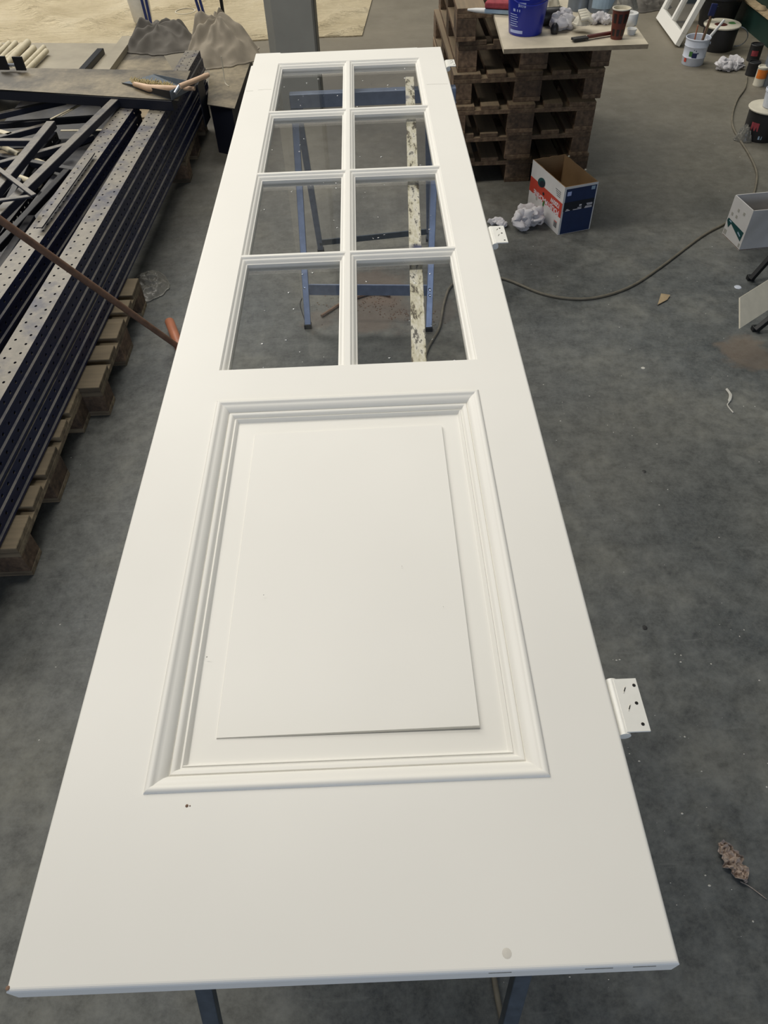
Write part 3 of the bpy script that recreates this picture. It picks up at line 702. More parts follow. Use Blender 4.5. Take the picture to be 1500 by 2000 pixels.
patch(C0, e1n, nF, .010, wb - .006, 0.003, hbox - .012, M_BOXN, .0008, 'navy_print')
patch(C0, e1n, nF, .008, wb - .006, .125, .172, M_BOXK, .0014, 'black_band')
patch(C0, e1n, nF, .018, .040, .205, .226, M_PRINT, .0014, 'label')
patch(C0, e1n, nF, wb - .035, wb - .014, .218, .236, M_PALEB, .0014, 'label')
for (x0, x1, z) in ((.015, .033, .126), (.018, .027, .132), (.046, .081, .126), (.064, .081, .133), (.070, .080, .142), (.070, .080, .147), (.094, .124, .126), (.096, .124, .132), (.102, .124, .141), (.100, .124, .147)):
    patch(C0, e1n, nF, x0 * wb / .135, x1 * wb / .135, z, z + .0036, M_TEXTW, .0020, 'text_line')
patch(C0, e2n, nL, 0, dl, 0.001, hbox, M_BOXW, .0002, 'printed_face')
patch(C0, e2n, nL, 0, dl, .092, .168, M_BOXR, .0008, 'red_band')
lettering('POLIJSTMACHINE', M_TEXTW, box, C0 + e2n * .022 + V((0, 0, .118)) + nL * .0016, e2n * 1, V((0, 0, -1)), .036, bold=.0008)
lettering('1200W', M_TEXTW, box, C0 + e2n * .022 + V((0, 0, .152)) + nL * .0016, e2n * 1, V((0, 0, -1)), .032, bold=.0008)
mc = C0 + e2n * (dl * .66) + V((0, 0, .165)) + nL * .0017
def blob(cx_, cz_, rx_, rz_, rot, mat, name, lift=0):
    pts = []
    for k in range(20):
        a = 2 * math.pi * k / 20; u = rx_ * math.cos(a); v_ = rz_ * math.sin(a)
        pts.append(mc + e2n * (cx_ + u * math.cos(rot) - v_ * math.sin(rot)) + V((0, 0, cz_ + u * math.sin(rot) + v_ * math.cos(rot))) + nL * lift)
    MB().prism(pts, nL * .0005).build(name, mat, box)
blob(0.0, .015, .040, .024, -.35, M_TEAL, 'picture_print'); blob(-.01, .012, .030, .016, -.35, M_BOXK, 'picture_print', .0006)
blob(-.035, -.030, .010, .008, 0, M_BOXK, 'picture_print', .0002)
blob(-.05, -.075, .008, .018, .3, M_GREEN, 'picture_print', .0002); blob(.03, -.082, .008, .010, 0, M_FILL, 'picture_print', .0002)
for k in range(4): patch(C0, e2n, nL, .030, .085 - .006 * k, .212 - .009 * k, .2145 - .009 * k, M_TEXTK, .0016, 'text_line')
for k in range(5): patch(C0, e2n, nL, .025, .055, .028 + .007 * k, .032 + .007 * k, M_TEXTK if k < 4 else M_BOXR, .0016, 'text_line')
for p in (C2 + (C1 - C2) * .12, C2 + (C1 - C2) * .62):
    MB().lathe([(0.0001, .006), (.005, .004), (.006, 0)], p + V((0, 0, hbox + .004)), 8).build('foam_crumb', M_CREAM, box, smooth=True)
twisted('rag', M_RAG, at(1030, 441), .12, 41, 9, .034, 'twisted white rag on the floor against the red and navy box', .06)
twisted('rag', M_RAG, at(975, 440), .07, 44, 4, .016, 'pale flattened rag end on the floor beside the middle hinge', .0, 1.2, .6)

# white box on the right
W0 = at(1443, 489.6); WL = at(1411, 458); WR = W0 + (at(1500, 484) - W0) * 3.2
wbx = thing('white_box', 'open white cardboard box with teal label at the right edge of the floor', 'box', W0)
hw = .206; dd = (WL - W0).normalized() * .175; WL = W0 + dd; WR = W0 + (WR - W0).normalized() * .30; WB = WL + (WR - W0)
cs = [W0, WR, WB, WL]
for i in range(4):
    a, b = cs[i], cs[(i + 1) % 4]; n_ = V((-(b.y - a.y), b.x - a.x, 0)).normalized()
    MB().prism([a, b, b + V((0, 0, hw)), a + V((0, 0, hw))], n_ * .004).build('side_wall', M_BOXW, wbx)
MB().prism([p + V((0, 0, .001)) for p in cs], (0, 0, .004)).build('bottom', M_CARD, wbx)
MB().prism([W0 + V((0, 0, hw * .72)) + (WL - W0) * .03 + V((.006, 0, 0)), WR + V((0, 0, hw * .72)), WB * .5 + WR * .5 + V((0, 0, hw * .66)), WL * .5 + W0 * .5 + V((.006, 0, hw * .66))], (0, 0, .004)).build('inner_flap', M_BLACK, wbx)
dn = dd.normalized(); nW = V((-dn.y, dn.x, 0)); nW = -nW if nW.x > 0 else nW
def wp(pts, mat, name, lift=.0006):
    MB().prism([W0 + dn * u + V((0, 0, z)) + nW * lift for u, z in pts], nW * .0005).build(name, mat, wbx)
wp([(.018, .040), (.012, .088), (.165, .094), (.17, .078), (.145, .052), (.13, .078)], M_TEAL, 'teal_print')
wp([(.145, .012), (.168, .012), (.168, .036), (.145, .036)], M_FILL, 'label'); wp([(.01, .012), (.022, .012), (.022, .03), (.01, .03)], M_FILL, 'label')
wp([(.03, .058), (.058, .066), (.056, .074), (.028, .064)], M_PALEB, 'label', .0014); wp([(.13, .083), (.15, .084), (.15, .089), (.13, .089)], M_PALEB, 'label', .0014)
for u, z in ((.10, .15), (.05, .155), (.10, .118), (.14, .115)): wp([(u, z), (u + .015, z), (u + .015, z + .014), (u, z + .014)], M_FILL, 'symbol_print')

# ================================================================== right edge: work stand with grey panel
Tn = thing('folding_stand', 'black legged stand at the right edge of the picture', 'stand', at(1500, 560))
for (fx, fy), (gx, gy, gz) in (((1466, 546), (1570, 430, .27)), ((1476, 645), (1580, 560, .20))):
    MB().bar(at(fx, fy, .012), at(gx, gy, gz), .022, .022).build('leg', M_BLACK, Tn, bevel=.002)
    MB().box(at(fx, fy).x - .02, at(fx, fy).x + .014, at(fx, fy).y - .013, at(fx, fy).y + .013, 0, .022).build('foot_cap', M_BLACK, Tn, bevel=.002)
MB().bar(at(1570, 430, .275), at(1580, 560, .205), .04, .02).build('top_rail', M_BLACK, Tn)
p = [at(1443, 582, .30), at(1443, 642, .225), at(1560, 566, .24)]; p.append(p[0] + p[2] - p[1])
gn_ = (p[1] - p[0]).cross(p[2] - p[0]).normalized(); gn_ = gn_ if gn_.z > 0 else -gn_
gpn = MB().prism(p, gn_ * .006).build('grey_panel', M_CREAM, origin=p[1]); tag(gpn, 'tilted pale grey panel leaning on the black stand', 'panel')

# ================================================================== right wall corner
F0 = at(1322, 93); F1 = at(1284, 40); fd = (F1 - F0).normalized(); fw = (F1 - F0).length; up = V((.42, .10, 1)).normalized(); wf = thing('window_sash', 'white painted window sash leaning against the green wall', 'window', F0)
nn = fd.cross(up).normalized()
def sash(a0, a1, b0, b1, name, th_=.04):
    pts = [F0 + fd * a0 + up * b0, F0 + fd * a1 + up * b0, F0 + fd * a1 + up * b1, F0 + fd * a0 + up * b1]
    pts = [q_ - nn * th_ / 2 + V((0, 0, .012)) for q_ in pts]
    return MB().prism(pts, nn * th_).build(name, M_WHITE, wf, bevel=.002)
sash(0, fw, 0, .085, 'bottom_rail'); sash(0, .055, .0855, 1.3, 'stile'); sash(fw - .055, fw, .0855, 1.3, 'stile'); sash(fw * .5 - .018, fw * .5 + .018, .0855, 1.25, 'glazing_bar'); sash(.0555, fw - .0555, 1.2505, 1.3, 'top_rail')
for a0, a1 in ((.056, fw * .5 - .0185), (fw * .5 + .0185, fw - .056)):
    pts = [F0 + fd * a + up * b + V((0, 0, .012)) for a, b in ((a0, .086), (a1, .086), (a1, 1.25), (a0, 1.25))]
    MB().prism(pts, nn * .003).build('glass_pane', M_GLASS, wf)
gp_ = MB().box(2.86, 3.12, 7.55, 7.60, 0, 1.0).build('green_panel', M_GREENW, origin=(3.0, 7.55, 0)); tag(gp_, 'dark green panel standing behind the leaning window sash', 'panel')
hp_ = crumple('dark_cloth_heap', M_CLOTHD, at(1262, 18) + V((0, .1, 0)), .22, .20, .12, 51, folds=4); tag(hp_, 'dark crumpled bags on the floor behind the plywood board', 'heap')
# white paint bucket with brushes
c = footy(1357, 130, 0, .07)
wbk = thing('paint_bucket', 'white paint tin holding brushes and sticks near the green wall', 'bucket', c)
MB().lathe([(0.0001, 0), (.075, 0), (.078, .004), (.080, .05), (.083, .053), (.081, .056), (.083, .12), (.086, .123), (.084, .127), (.085, .165), (.090, .167), (.091, .173), (.088, .175), (.083, .172), (.078, .02), (.0001, .02)], c, 36).build('body', M_WCAN, wbk, smooth=True)
for (a0, a1, z0, z1, m_) in ((222, 240, .065, .098, M_GREEN), (238, 262, .058, .09, M_NAVYP), (200, 214, .025, .05, M_BOXR), (262, 268, .085, .092, M_NAVYP), (252, 257, .100, .106, M_NAVYP), (242, 246, .106, .111, M_NAVYP)):
    wrap(c, .0815, z0, .0835, z1, math.radians(a0), math.radians(a1), 5, .0012).build('colour_print', m_, wbk)
MB().lathe([(0.0001, .006), (.009, .006), (.009, 0)], c + V((.082, -.03, .14)), 10, axis=(1, -.4, 0)).build('handle_boss', M_WCAN, wbk)
def stick(label, name, dx, dy, lean, L, r, mat, extra=None):
    a = c + V((dx, dy, .024)); b = a + V(lean).normalized() * L
    T = thing(name, label, 'brush', a)
    MB().tube([a, a + (b - a) * .6, b], [r, r, r * .8], 8).build('handle', mat, T, smooth=True)
    if extra: MB().bar(b - (b - a).normalized() * .005, b + (b - a).normalized() * .07, .045, .014, up=(0, 1, 0)).build('bristles', extra, T, bevel=.004)
    return T
stick('thin orange stick in the white paint tin', 'stick', -.03, -.02, (-.03, 0, 1), .23, .006, M_GRIP)
stick('paint brush with dark bristles standing in the white tin', 'paint_brush', .01, -.02, (.10, 0, 1), .29, .008, M_HANDLE, M_NAVYP)
stick('long brown brush leaning in the white tin', 'paint_brush', .02, .0, (.14, .02, 1), .27, .008, M_BRIST, M_DARK)
stick('white handled brush leaning right over the tin rim', 'paint_brush', -.005, .02, (.75, .1, 1), .30, .011, M_WPL)
# dark pail with stained lid
c = footy(1408, 104, 0, .12)
pc = thing('paint_pail', 'dark pail with stained cream lid between the tin and the wall', 'pail', c)
MB().lathe([(0.0001, 0), (.118, 0), (.120, .01), (.128, .150), (.128, .154), (.0001, .154)], c, 36).build('body', M_DARK, pc, smooth=True)
MB().lathe([(.0001, .1545), (.136, .1545), (.138, .163), (.132, .168), (.0001, .163)], c, 36).build('lid', M_CREAM, pc, smooth=True)
MB().lathe([(.0001, .165), (.045, .1652), (.05, .1635)], c + V((-.02, -.02, .001)), 18).build('paint_stain', M_BROWN, pc)
MB().lathe([(.0001, .1655), (.030, .1658), (.035, .1635)], c + V((.08, .0, .001)), 14).build('paint_stain', M_GREEN, pc)
MB().tube([c + V((.131 + .07 * math.sin(a), -.02 - .12 * math.sin(a) * .3, .145 - .065 * (1 - math.cos(a)))) for a in [math.pi * k / 14 for k in range(15)]], .004, 6).build('wire_handle', M_STEEL, pc, smooth=True)
# big black rubbish bucket behind
c = footy(1412, 62, 0, .15)
c.y += .05
rb_ = thing('rubbish_bucket', 'large black bucket full of paint rubbish by the green wall', 'bucket', c)
MB().lathe([(0.0001, 0), (.13, 0), (.135, .01), (.165, .195), (.175, .20), (.175, .215), (.162, .215), (.155, .13), (.0001, .13)], c, 40).build('body', M_DARK, rb_, smooth=True)
MB().tube([c + V((.175 * math.cos(a),   .175 * math.sin(a), .206 + .03 * math.sin(a))) for a in [math.pi * k / 18 for k in range(19)]], .004, 6).build('wire_handle', M_STEEL, rb_, smooth=True)
random.seed(11)
for k in range(9):
    a = random.uniform(0, 6.28); r = random.uniform(.02, .12); q_ = c + V((r * math.cos(a), r * math.sin(a), .186))
    d_ = V((random.uniform(-1, 1), random.uniform(-1, 1), random.uniform(-.1, .5))).normalized()
    s_ = MB().bar(q_ - d_ * .03, q_ + d_ * .035, .016, .012).build('rubbish_piece', random.choice([M_CREAM, M_RED, M_GREYCAN, M_WPL, M_PUTTY]), bevel=.003, origin=q_)
    tag(s_, 'small scrap among the rubbish in the large black bucket', 'rubbish', 'scraps in the rubbish bucket')
crumple('rubbish_heap', M_CLOTHD, c + V((0, 0, .132)), .125, .125, .045, 61, folds=4); tag(bpy.data.objects['rubbish_heap'], 'dark rubbish filling the large black bucket', 'rubbish', kind='stuff')
twisted('rag', M_RAG, at(1424, 136), .13, 71, 8, .030, 'white rag spread on the floor by the paint tin', .02, 1.4, .7)
# cans at the right edge
T, c = can('paint_can', 'small black paint can with pink label at the right edge', 'can', 1474, 122, .0, .045, .11, M_DARK); T2c = c
wrap(c, .0455, .04, .0455, .075, math.radians(215), math.radians(275)).build('label', M_RED, T)
T_, c_ = can('paint_can', 'second small black can at the right edge, nearer than the pink one', 'can', 1471, 150, .0, .042, .085, M_DARK)
T, c = can('paint_pot', 'small pale pot with orange label at the right edge', 'pot', 1484, 170, .0, .036, .12, M_CREAM)
wrap(c, .0365, .05, .0365, .105, math.radians(190), math.radians(330)).build('label', M_ORANGE, T)
T, c = can('paint_drum', 'large grey metal drum cut by the right edge', 'drum', 1530, 175, .0, .12, .30, M_GREYCAN)
c = footy(1494, 280, 0, .10)
T = thing('black_paint_pail', 'black pail wrapped in film with a pale lid at the right edge', 'pail', c)
MB().lathe([(0.0001, 0), (.10, 0), (.103, .01), (.108, .165), (.0001, .165)], c, 32).build('body', M_DARK, T, smooth=True)
MB().lathe([(0.0001, .166), (.118, .166), (.120, .172), (.116, .178), (.0001, .176)], c, 32).build('lid', M_CREAM, T, smooth=True)
wrap(c, .1035, .06, .106, .11, math.radians(205), math.radians(232)).build('label', M_RED, T); wrap(c, .1025, .02, .103, .04, math.radians(240), math.radians(252)).build('label', M_PALEB, T)
zc = .178
c3 = c + V((.008, -.008, zc + .001)); T = thing('white_tub', 'white tub standing on the pale lid at the right edge', 'tub', c3)
MB().lathe([(0.0001, 0), (.050, 0), (.053, .004), (.060, .085), (.064, .087), (.064, .098), (.060, .10), (.056, .085), (.048, .07), (.0001, .07)], c3, 32).build('body', M_WCAN, T, smooth=True)
MB().lathe([(0.0001, .0701), (.048, .0702), (.0001, .0705)], c3, 24).build('contents', M_CREAM, T)
crumple('plastic_film', M_PBAG, at(1444, 276) + V((.03, .02, 0)), .055, .05, .09, 81, folds=3); tag(bpy.data.objects['plastic_film'], 'torn clear plastic film beside the black pail', 'film')

# ================================================================== left: perforated posts
def perf_strip(mb, o, du, dv, nu, nv, cu, cv, r, depth, nrm, stag=.25):
    o = V(o); du = V(du); dv = V(dv); nrm = V(nrm)
    for j in range(nv):
        for i in range(nu):
            b = o + du * (i * cu) + dv * (j * cv); s_ = stag if j % 2 else -stag
            cc = b + du * cu * (.5 + s_) + dv * cv * .5; k0 = len(mb.v)
            mb.v += [b, b + du * cu * (.5 + s_), b + du * cu, b + du * cu + dv * cv * .5, b + du * cu + dv * cv, b + du * cu * (.5 + s_) + dv * cv, b + dv * cv, b + dv * cv * .5]
            angs = [225, 270, 315, 0, 45, 90, 135, 180]
            mb.v += [cc + du * r * math.cos(math.radians(a)) + dv * r * 0.8 * math.sin(math.radians(a)) for a in angs]
            mb.v += [p_ - nrm * depth for p_ in mb.v[k0 + 8:k0 + 16]]
            for k in range(8):
                k2 = (k + 1) % 8
                mb.f.append((k0 + k, k0 + k2, k0 + 8 + k2, k0 + 8 + k)); mb.f.append((k0 + 8 + k, k0 + 8 + k2, k0 + 16 + k2, k0 + 16 + k))
def post_mesh(L, w_=.092, h_=.060, detail_top=True):
    n = int(L / .052); cu = L / n; mb = MB()
    if detail_top: perf_strip(mb, (-w_, 0, h_), (0, 1, 0), (1, 0, 0), n, 2, cu, w_ / 2, .0062, .003, (0, 0, 1))
    else: mb.add([(-w_, 0, h_), (0, 0, h_), (0, L, h_), (-w_, L, h_)], [(0, 1, 2, 3)])
    perf_strip(mb, (0, 0, .020), (0, 1, 0), (0, 0, 1), n, 1, cu, h_ - .020, .0075, .003, (1, 0, 0))
    # foot flange ridge
    mb.add([(0, 0, .020), (0, L, .020), (.007, L, .016), (.007, 0, .016), (.007, 0, .006), (.007, L, .006), (-.002, L, 0.002), (-.002, 0, 0.002)],
           [(0, 1, 2, 3), (3, 2, 5, 4), (4, 5, 6, 7)])
    mb.add([(-w_, 0, h_), (-w_, L, h_), (-w_ - .004, L, .012), (-w_ - .004, 0, .012), (-w_ - .014, 0, .010), (-w_ - .014, L, .010)], [(0, 3, 2, 1), (3, 4, 5, 2)])
    mb.add([(-w_, 0, h_), (0, 0, h_), (0, 0, .01), (-w_, 0, .01)], [(0, 3, 2, 1)]); mb.add([(-w_, L, h_), (0, L, h_), (0, L, .01), (-w_, L, .01)], [(0, 1, 2, 3)])
    return mb
ZP = .1445; PH = .0605; NL = 5
ztop = ZP + PH * NL
A = at(0, 782, ztop); Bp = at(332, 200, ztop); dirp = (Bp - A).normalized(); angp = math.atan2(-dirp.x, dirp.y)
start = A - dirp * ((A.y - 1.18) / dirp.y); Lp = (5.22 - 1.18) / dirp.y
ordp = ['bottom', 'second', 'third', 'fourth', 'top']
proto_top = post_mesh(Lp).build('perforated_post', M_NAVY, recalc=False)
proto_low = post_mesh(Lp, detail_top=False).build('perforated_post', M_NAVY, recalc=False)
for k in range(NL):
    o_ = proto_top if k == NL - 1 else (proto_low if k == 0 else proto_low.copy())
    if k not in (0, NL - 1): COL.objects.link(o_)
    o_.location = (start.x + (.0, .006, -.004, .003, 0)[k], start.y + .02 * (k % 2), ZP + PH * k); o_.rotation_euler = (0, 0, angp)
    tag(o_, '%s navy perforated rack post of the long stack nearest the door' % ordp[k], 'rack post', 'perforated rack posts nearest the door')
# second row
A2 = at(17, 568, ztop - .01); B2 = at(270, 204, ztop - .01); d2p = (B2 - A2).normalized(); ang2 = math.atan2(-d2p.x, d2p.y)
L2 = (B2.y - 1.15) / d2p.y; st2 = B2 - d2p * L2
pr2 = post_mesh(L2).build('perforated_post', M_NAVY, recalc=False); pr2l = post_mesh(L2, detail_top=False).build('perforated_post', M_NAVY, recalc=False)
for k in range(NL):
    o_ = pr2 if k == NL - 1 else (pr2l if k == 0 else pr2l.copy())
    if k not in (0, NL - 1): COL.objects.link(o_)
    o_.location = (st2.x, st2.y, ZP + PH * k - (.01 if k == NL - 1 else .0) * 0); o_.rotation_euler = (0, 0, ang2)
    tag(o_, '%s navy perforated rack post of the shorter row left of the nearest stack' % ordp[k], 'rack post', 'perforated rack posts in the second row')
# bracket plates at the far end
pb0 = at(393, 196, .40)
bp = MB().box(-.0, .005, 0, .16, -.02, .22).build('end_bracket', M_NAVYD, origin=(0, 0, 0)); bp.location = (at(404, 240, .16).x, 4.75, .18); bp.rotation_euler = (0, .0, angp); tag(bp, 'dark bracket plate at the far end of the post stack', 'bracket')
def pbar(label, a, b, z0, z1, wd, ht, mat, name='steel_beam', chan=False, cat='beam', group=None):
    p0, p1 = at(a[0], a[1], z0), at(b[0], b[1], z1)
    mb = MB(); (mb.channel if chan else mb.bar)(p0 - V((0, 0, ht / 2)), p1 - V((0, 0, ht / 2)), wd, ht)
    o_ = mb.build(name, mat, origin=p0, bevel=0 if chan else .002, seg=1); return tag(o_, label, cat, group)
ZT2 = ztop + .045
pbar('long dusty frame beam lying across the second post row', (225, 192), (-60, 468), ZT2, ZT2, .045, .035, M_FRAME)
pbar('dusty frame upright left of the long frame beam', (99, 236), (-70, 440), ZT2 + .02, ZT2 + .02, .045, .035, M_FRAME)
pbar('flat diagonal brace running down to the brace corner', (-12, 322), (66, 380), ZT2 + .045, ZT2 + .036, .024, .010, M_FRAME, 'diagonal_brace', cat='brace')
pbar('flat level brace meeting the diagonal at its corner', (-12, 391), (62, 381), ZT2 + .03, ZT2 + .026, .024, .010, M_FRAME, 'diagonal_brace', cat='brace')
pbar('narrow channel strip lying on the second post row', (180, 298), (76, 444), ztop + .022, ztop + .022, .026, .010, M_FRAME, 'channel_strip', True, 'strip')
lowb = [((-10, 222), (125, 192), .40), ((-10, 268), (95, 240), .36), ((-10, 272), (72, 272), .38), ((-10, 318), (130, 280), .34), ((75, 300), (180, 262), .30), ((-10, 300), (150, 330), .32), ((-10, 240), (200, 225), .33),
        ((-10, 480), (130, 330), .36), ((-40, 500), (60, 300), .31), ((-20, 620), (40, 500), .36), ((-30, 560), (60, 420), .40)]
for i, (a, b, z) in enumerate(lowb):
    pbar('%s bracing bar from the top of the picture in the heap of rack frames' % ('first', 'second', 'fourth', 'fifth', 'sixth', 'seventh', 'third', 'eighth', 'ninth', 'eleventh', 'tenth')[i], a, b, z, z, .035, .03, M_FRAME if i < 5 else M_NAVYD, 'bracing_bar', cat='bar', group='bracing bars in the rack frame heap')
for i, (a, b) in enumerate((((-5, 282), (38, 303)), ((60, 310), (104, 328)), ((36, 346), (76, 361)))):
    p0, p1 = at(a[0], a[1], .30), at(b[0], b[1], .30)
    o_ = MB().tube([p0, p1], .016, 14).build('cream_tube', M_TUBE, smooth=True, origin=p0)
    tag(o_, '%s cream tube of the three inside the rack frame heap' % ('farthest', 'middle', 'nearest')[i], 'tube', 'cream tubes inside the rack frames')
pbar('wider bright strip poking out under the cross sheet', (98, 232), (155, 203), .42, .42, .010, .006, M_TUBE, 'metal_strip', cat='strip', group='bright strips under the cross sheet')
pbar('thin bright strip poking out under the cross sheet', (118, 226), (158, 204), .42, .42, .005, .005, M_TUBE, 'metal_strip', cat='strip', group='bright strips under the cross sheet')
pbar('two-line bright strip between the frame beams', (118, 254), (205, 253), .38, .38, .012, .006, M_TUBE, 'metal_strip', cat='strip')
pbar('cream wooden strip at the left edge in the frame heap', (-5, 254), (20, 261), .36, .36, .035, .01, M_TUBE, 'wood_strip', cat='strip')
o_ = MB().box(-2.75, -2.25, 1.3, 4.6, .0, .012).build('shade_plate', M_NAVYD, origin=(-2.1, 3, 0)); o_.location.z = .146; tag(o_, 'dark plate added for the shade under the heap of rack frames', 'plate')  # added plate, so the gaps in the heap look as black as deep shade
o_ = MB().box(-2.35, -1.55, 4.58, 5.36, .0, .006).build('shade_plate', M_NAVYD, origin=(-2.0, 4.7, 0)); o_.location.z = .146; tag(o_, 'dark plate added for the shade under the far end of the rack frame heap', 'plate')  # added plate covers the pallet boards, standing in for shade
# extra near-black posts added to fill in the shade under the heap
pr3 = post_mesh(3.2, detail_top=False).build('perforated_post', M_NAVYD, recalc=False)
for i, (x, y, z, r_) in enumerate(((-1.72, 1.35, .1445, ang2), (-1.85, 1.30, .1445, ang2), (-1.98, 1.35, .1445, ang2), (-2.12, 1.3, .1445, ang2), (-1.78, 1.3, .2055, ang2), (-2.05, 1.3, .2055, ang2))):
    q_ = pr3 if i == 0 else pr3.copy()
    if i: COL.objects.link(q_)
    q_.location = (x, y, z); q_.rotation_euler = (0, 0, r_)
    tag(q_, 'dark perforated post added for the shade under the rack frames, %s' % ('nearest the second post row', 'second from the second post row', 'third from the second post row', 'farthest to the left', 'upper one on the right', 'upper one on the left')[i], 'rack post', 'added dark posts for the shade under the rack frames')
# crosswise sheet with beam under it
ZX = ztop + .057
s0, s1, s2, s3 = at(-60, 171, ZX), at(348, 196, ZX), at(372, 138, ZX), at(-60, 131, ZX)
o_ = MB().prism([s0 - V((0, 0, .004)), s1 - V((0, 0, .004)), s2 - V((0, 0, .004)), s3 - V((0, 0, .004))], (0, 0, .004)).build('cross_sheet', M_SHEET, origin=s1); tag(o_, 'dusty dark steel sheet lying crosswise over the rack posts', 'sheet')
for k, (pa, pb2, lb_) in enumerate(((s0, s1, 'navy beam under the near edge of the crosswise sheet'), (s3, s2, 'navy beam under the far edge of the crosswise sheet'))):
    sh = V((0, .03 if k == 0 else -.03, 0))
    o_ = MB().bar(pa + sh - V((0, 0, .030)), pb2 + sh - V((0, 0, .030)) - V((.03, 0, 0)), .05, .050).build('cross_beam', M_NAVYD, origin=pb2, bevel=.002, seg=1); tag(o_, lb_, 'beam')
# dustpan and hand brush
dz = ZX + .002
dp = thing('dustpan', 'grey metal dustpan with pale wooden handle on the crosswise sheet', 'dustpan', at(300, 175, dz))
P_ = [at(238, 163, dz), at(300, 146, dz), at(372, 176, dz), at(336, 196, dz)]
MB().prism(P_, (0, 0, .002)).build('pan', M_GREYCAN, dp)
for a, b, h0, h1 in ((0, 3, .004, .045), (1, 2, .004, .045), (2, 3, .045, .045)):
    MB().prism([P_[a] + V((0, 0, .002)), P_[b] + V((0, 0, .002)), P_[b] + V((0, 0, h1)), P_[a] + V((0, 0, h0))], V((0, .002, 0)) if a != 2 else V((-.002, 0, 0))).build('pan_wall', M_DARK if a == 0 else M_GREYCAN, dp)
MB().tube([at(342, 183, dz + .03), at(352, 168, dz + .05)], [.010, .013], 10).build('ferrule', M_STEEL, dp, smooth=True)
MB().tube([at(351, 169, dz + .052), at(395, 151, dz + .058), at(400, 149, dz + .058), at(407, 146, dz + .058)], [.0135, .0125, .0145, .011], 14).build('handle', M_LWOOD, dp, smooth=True)
hb = thing('hand_brush', 'straw hand brush lying in the dustpan', 'brush', at(310, 170, dz))
MB().tube([at(262, 164, dz + .020), at(290, 172, dz + .022), at(320, 174, dz + .022), at(345, 172, dz + .022), at(380, 173, dz + .024)], [.012, .018, .020, .012, .010], 12).build('wooden_back', M_GRIP if False else M_LWOOD, hb, smooth=True)
mb = MB(); random.seed(4)
for i in range(420):
    f = random.random(); b = at(258 + 80 * f, 163 + 8 * f, dz + .022) + V((0, random.uniform(-.01, .012), random.uniform(-.006, .01)))
    mb.bar(b, b + V((random.uniform(-.03, .012), .050 * (1 - .5 * f) + random.uniform(-.01, .012), random.uniform(-.010, .012))), .0022, .0022)
mb.build('bristles', M_BRIST, hb, kind='stuff')
# broom and second handle
br = thing('broom', 'long worn wooden broom handle slanting across the rack posts', 'broom', at(352, 680, 0))
p1 = at(352, 680, .020); pe_ = at(168, 549, ztop + .024); p0 = pe_ + (pe_ - p1) * 1.05
# keep the handle above the stack's top edge
pm = at(165, 540, ztop + .016)
MB().tube([p0, p0 + (p1 - p0) * .35, p0 + (p1 - p0) * .7, p1], [.0135, .0135, .0135, .0125], 12).build('handle', M_HANDLE, br, smooth=True)
g0 = at(331, 628, .045); g1 = at(348, 672, .030)
gr = MB().tube([g0 - (g1 - g0) * .06, g0, g1, g1 + (g1 - g0) * .8], [.012, .0215, .0215, .020], 16).build('wooden_grip', M_GRIP, smooth=True, origin=g0); tag(gr, 'orange-brown wooden grip poking out from under the left edge of the door', 'handle')
pf = crumple('plastic_bag', M_PBAG, at(292, 560), .10, .13, .06, 91, folds=3.5); tag(pf, 'crumpled clear plastic bag on the floor beside the left pallet', 'bag')
# ---- far left group: sheets, tubes, bars
ZB2 = .30
o_ = MB().prism([at(-80, 150, ZB2), at(205, 150, ZB2), at(246, 86, ZB2), at(-80, 84, ZB2)], (0, 0, .004)).build('flat_sheet', M_SHEETL, origin=at(100, 120, ZB2)); tag(o_, 'pale beige steel sheet behind the crosswise sheet', 'sheet')
o_ = MB().prism([at(196, 150, ZB2 + .008), at(345, 150, ZB2 + .008), at(300, 76, ZB2 + .008), at(238, 73, ZB2 + .008)], (0, 0, .004)).build('flat_sheet', M_SHEET, origin=at(250, 120, ZB2)); tag(o_, 'brown dusty steel sheet in front of the dark cloth heap', 'sheet')
pa_, pb_2 = at(205, 150, ZB2), at(-80, 84, ZB2)
for k, (x, y) in enumerate(((-2.9, 5.25), (-1.75, 5.25))):
    o_ = MB().box(x, x + .12, y - .1, y + .75, 0, ZB2 - .002).build('support_block', M_NAVYD, origin=(x, y, 0)); tag(o_, ('left' if k == 0 else 'right') + ' dark steel block carrying the far sheets', 'block')
pbar('broad dusty channel lying on the far sheets', (250, 70), (180, 165), ZB2 + .05, ZB2 + .05, .085, .04, M_SHEETL, 'channel_beam', True)
pbar('short dark bar lying on the pale sheet', (196, 94), (150, 145), ZB2 + .04, ZB2 + .04, .045, .035, M_BLACK)
tubes = [((2, 88), (-28, 118)), ((18, 84), (-16, 116)), ((31, 83), (-2, 118)), ((55, 82), (16, 121)), ((66, 94), (38, 122)), ((86, 92), (48, 130)), ((91, 99), (54, 136)), ((43, 88), (8, 118))]
for i, (a, b) in enumerate(tubes):
    p0, p1 = at(a[0], a[1], ZB2 + .03), at(b[0], b[1], ZB2 + .03); p1 = p0 + (p1 - p0) * 1.5
    o_ = MB().tube([p0, p1], .021 if i in (3, 4) else .016, 14).build('cream_tube', M_TUBE, smooth=True, origin=p0)
    tag(o_, '%s cream painted tube from the left in the row behind the crosswise sheet' % ('first', 'second', 'third', 'fifth', 'sixth', 'seventh', 'eighth', 'fourth')[i], 'tube', 'cream tubes at the far left')
cl = thing('pipe_clamp', 'dark metal clamp at the ends of the cream tubes', 'clamp', at(40, 126, ZX))
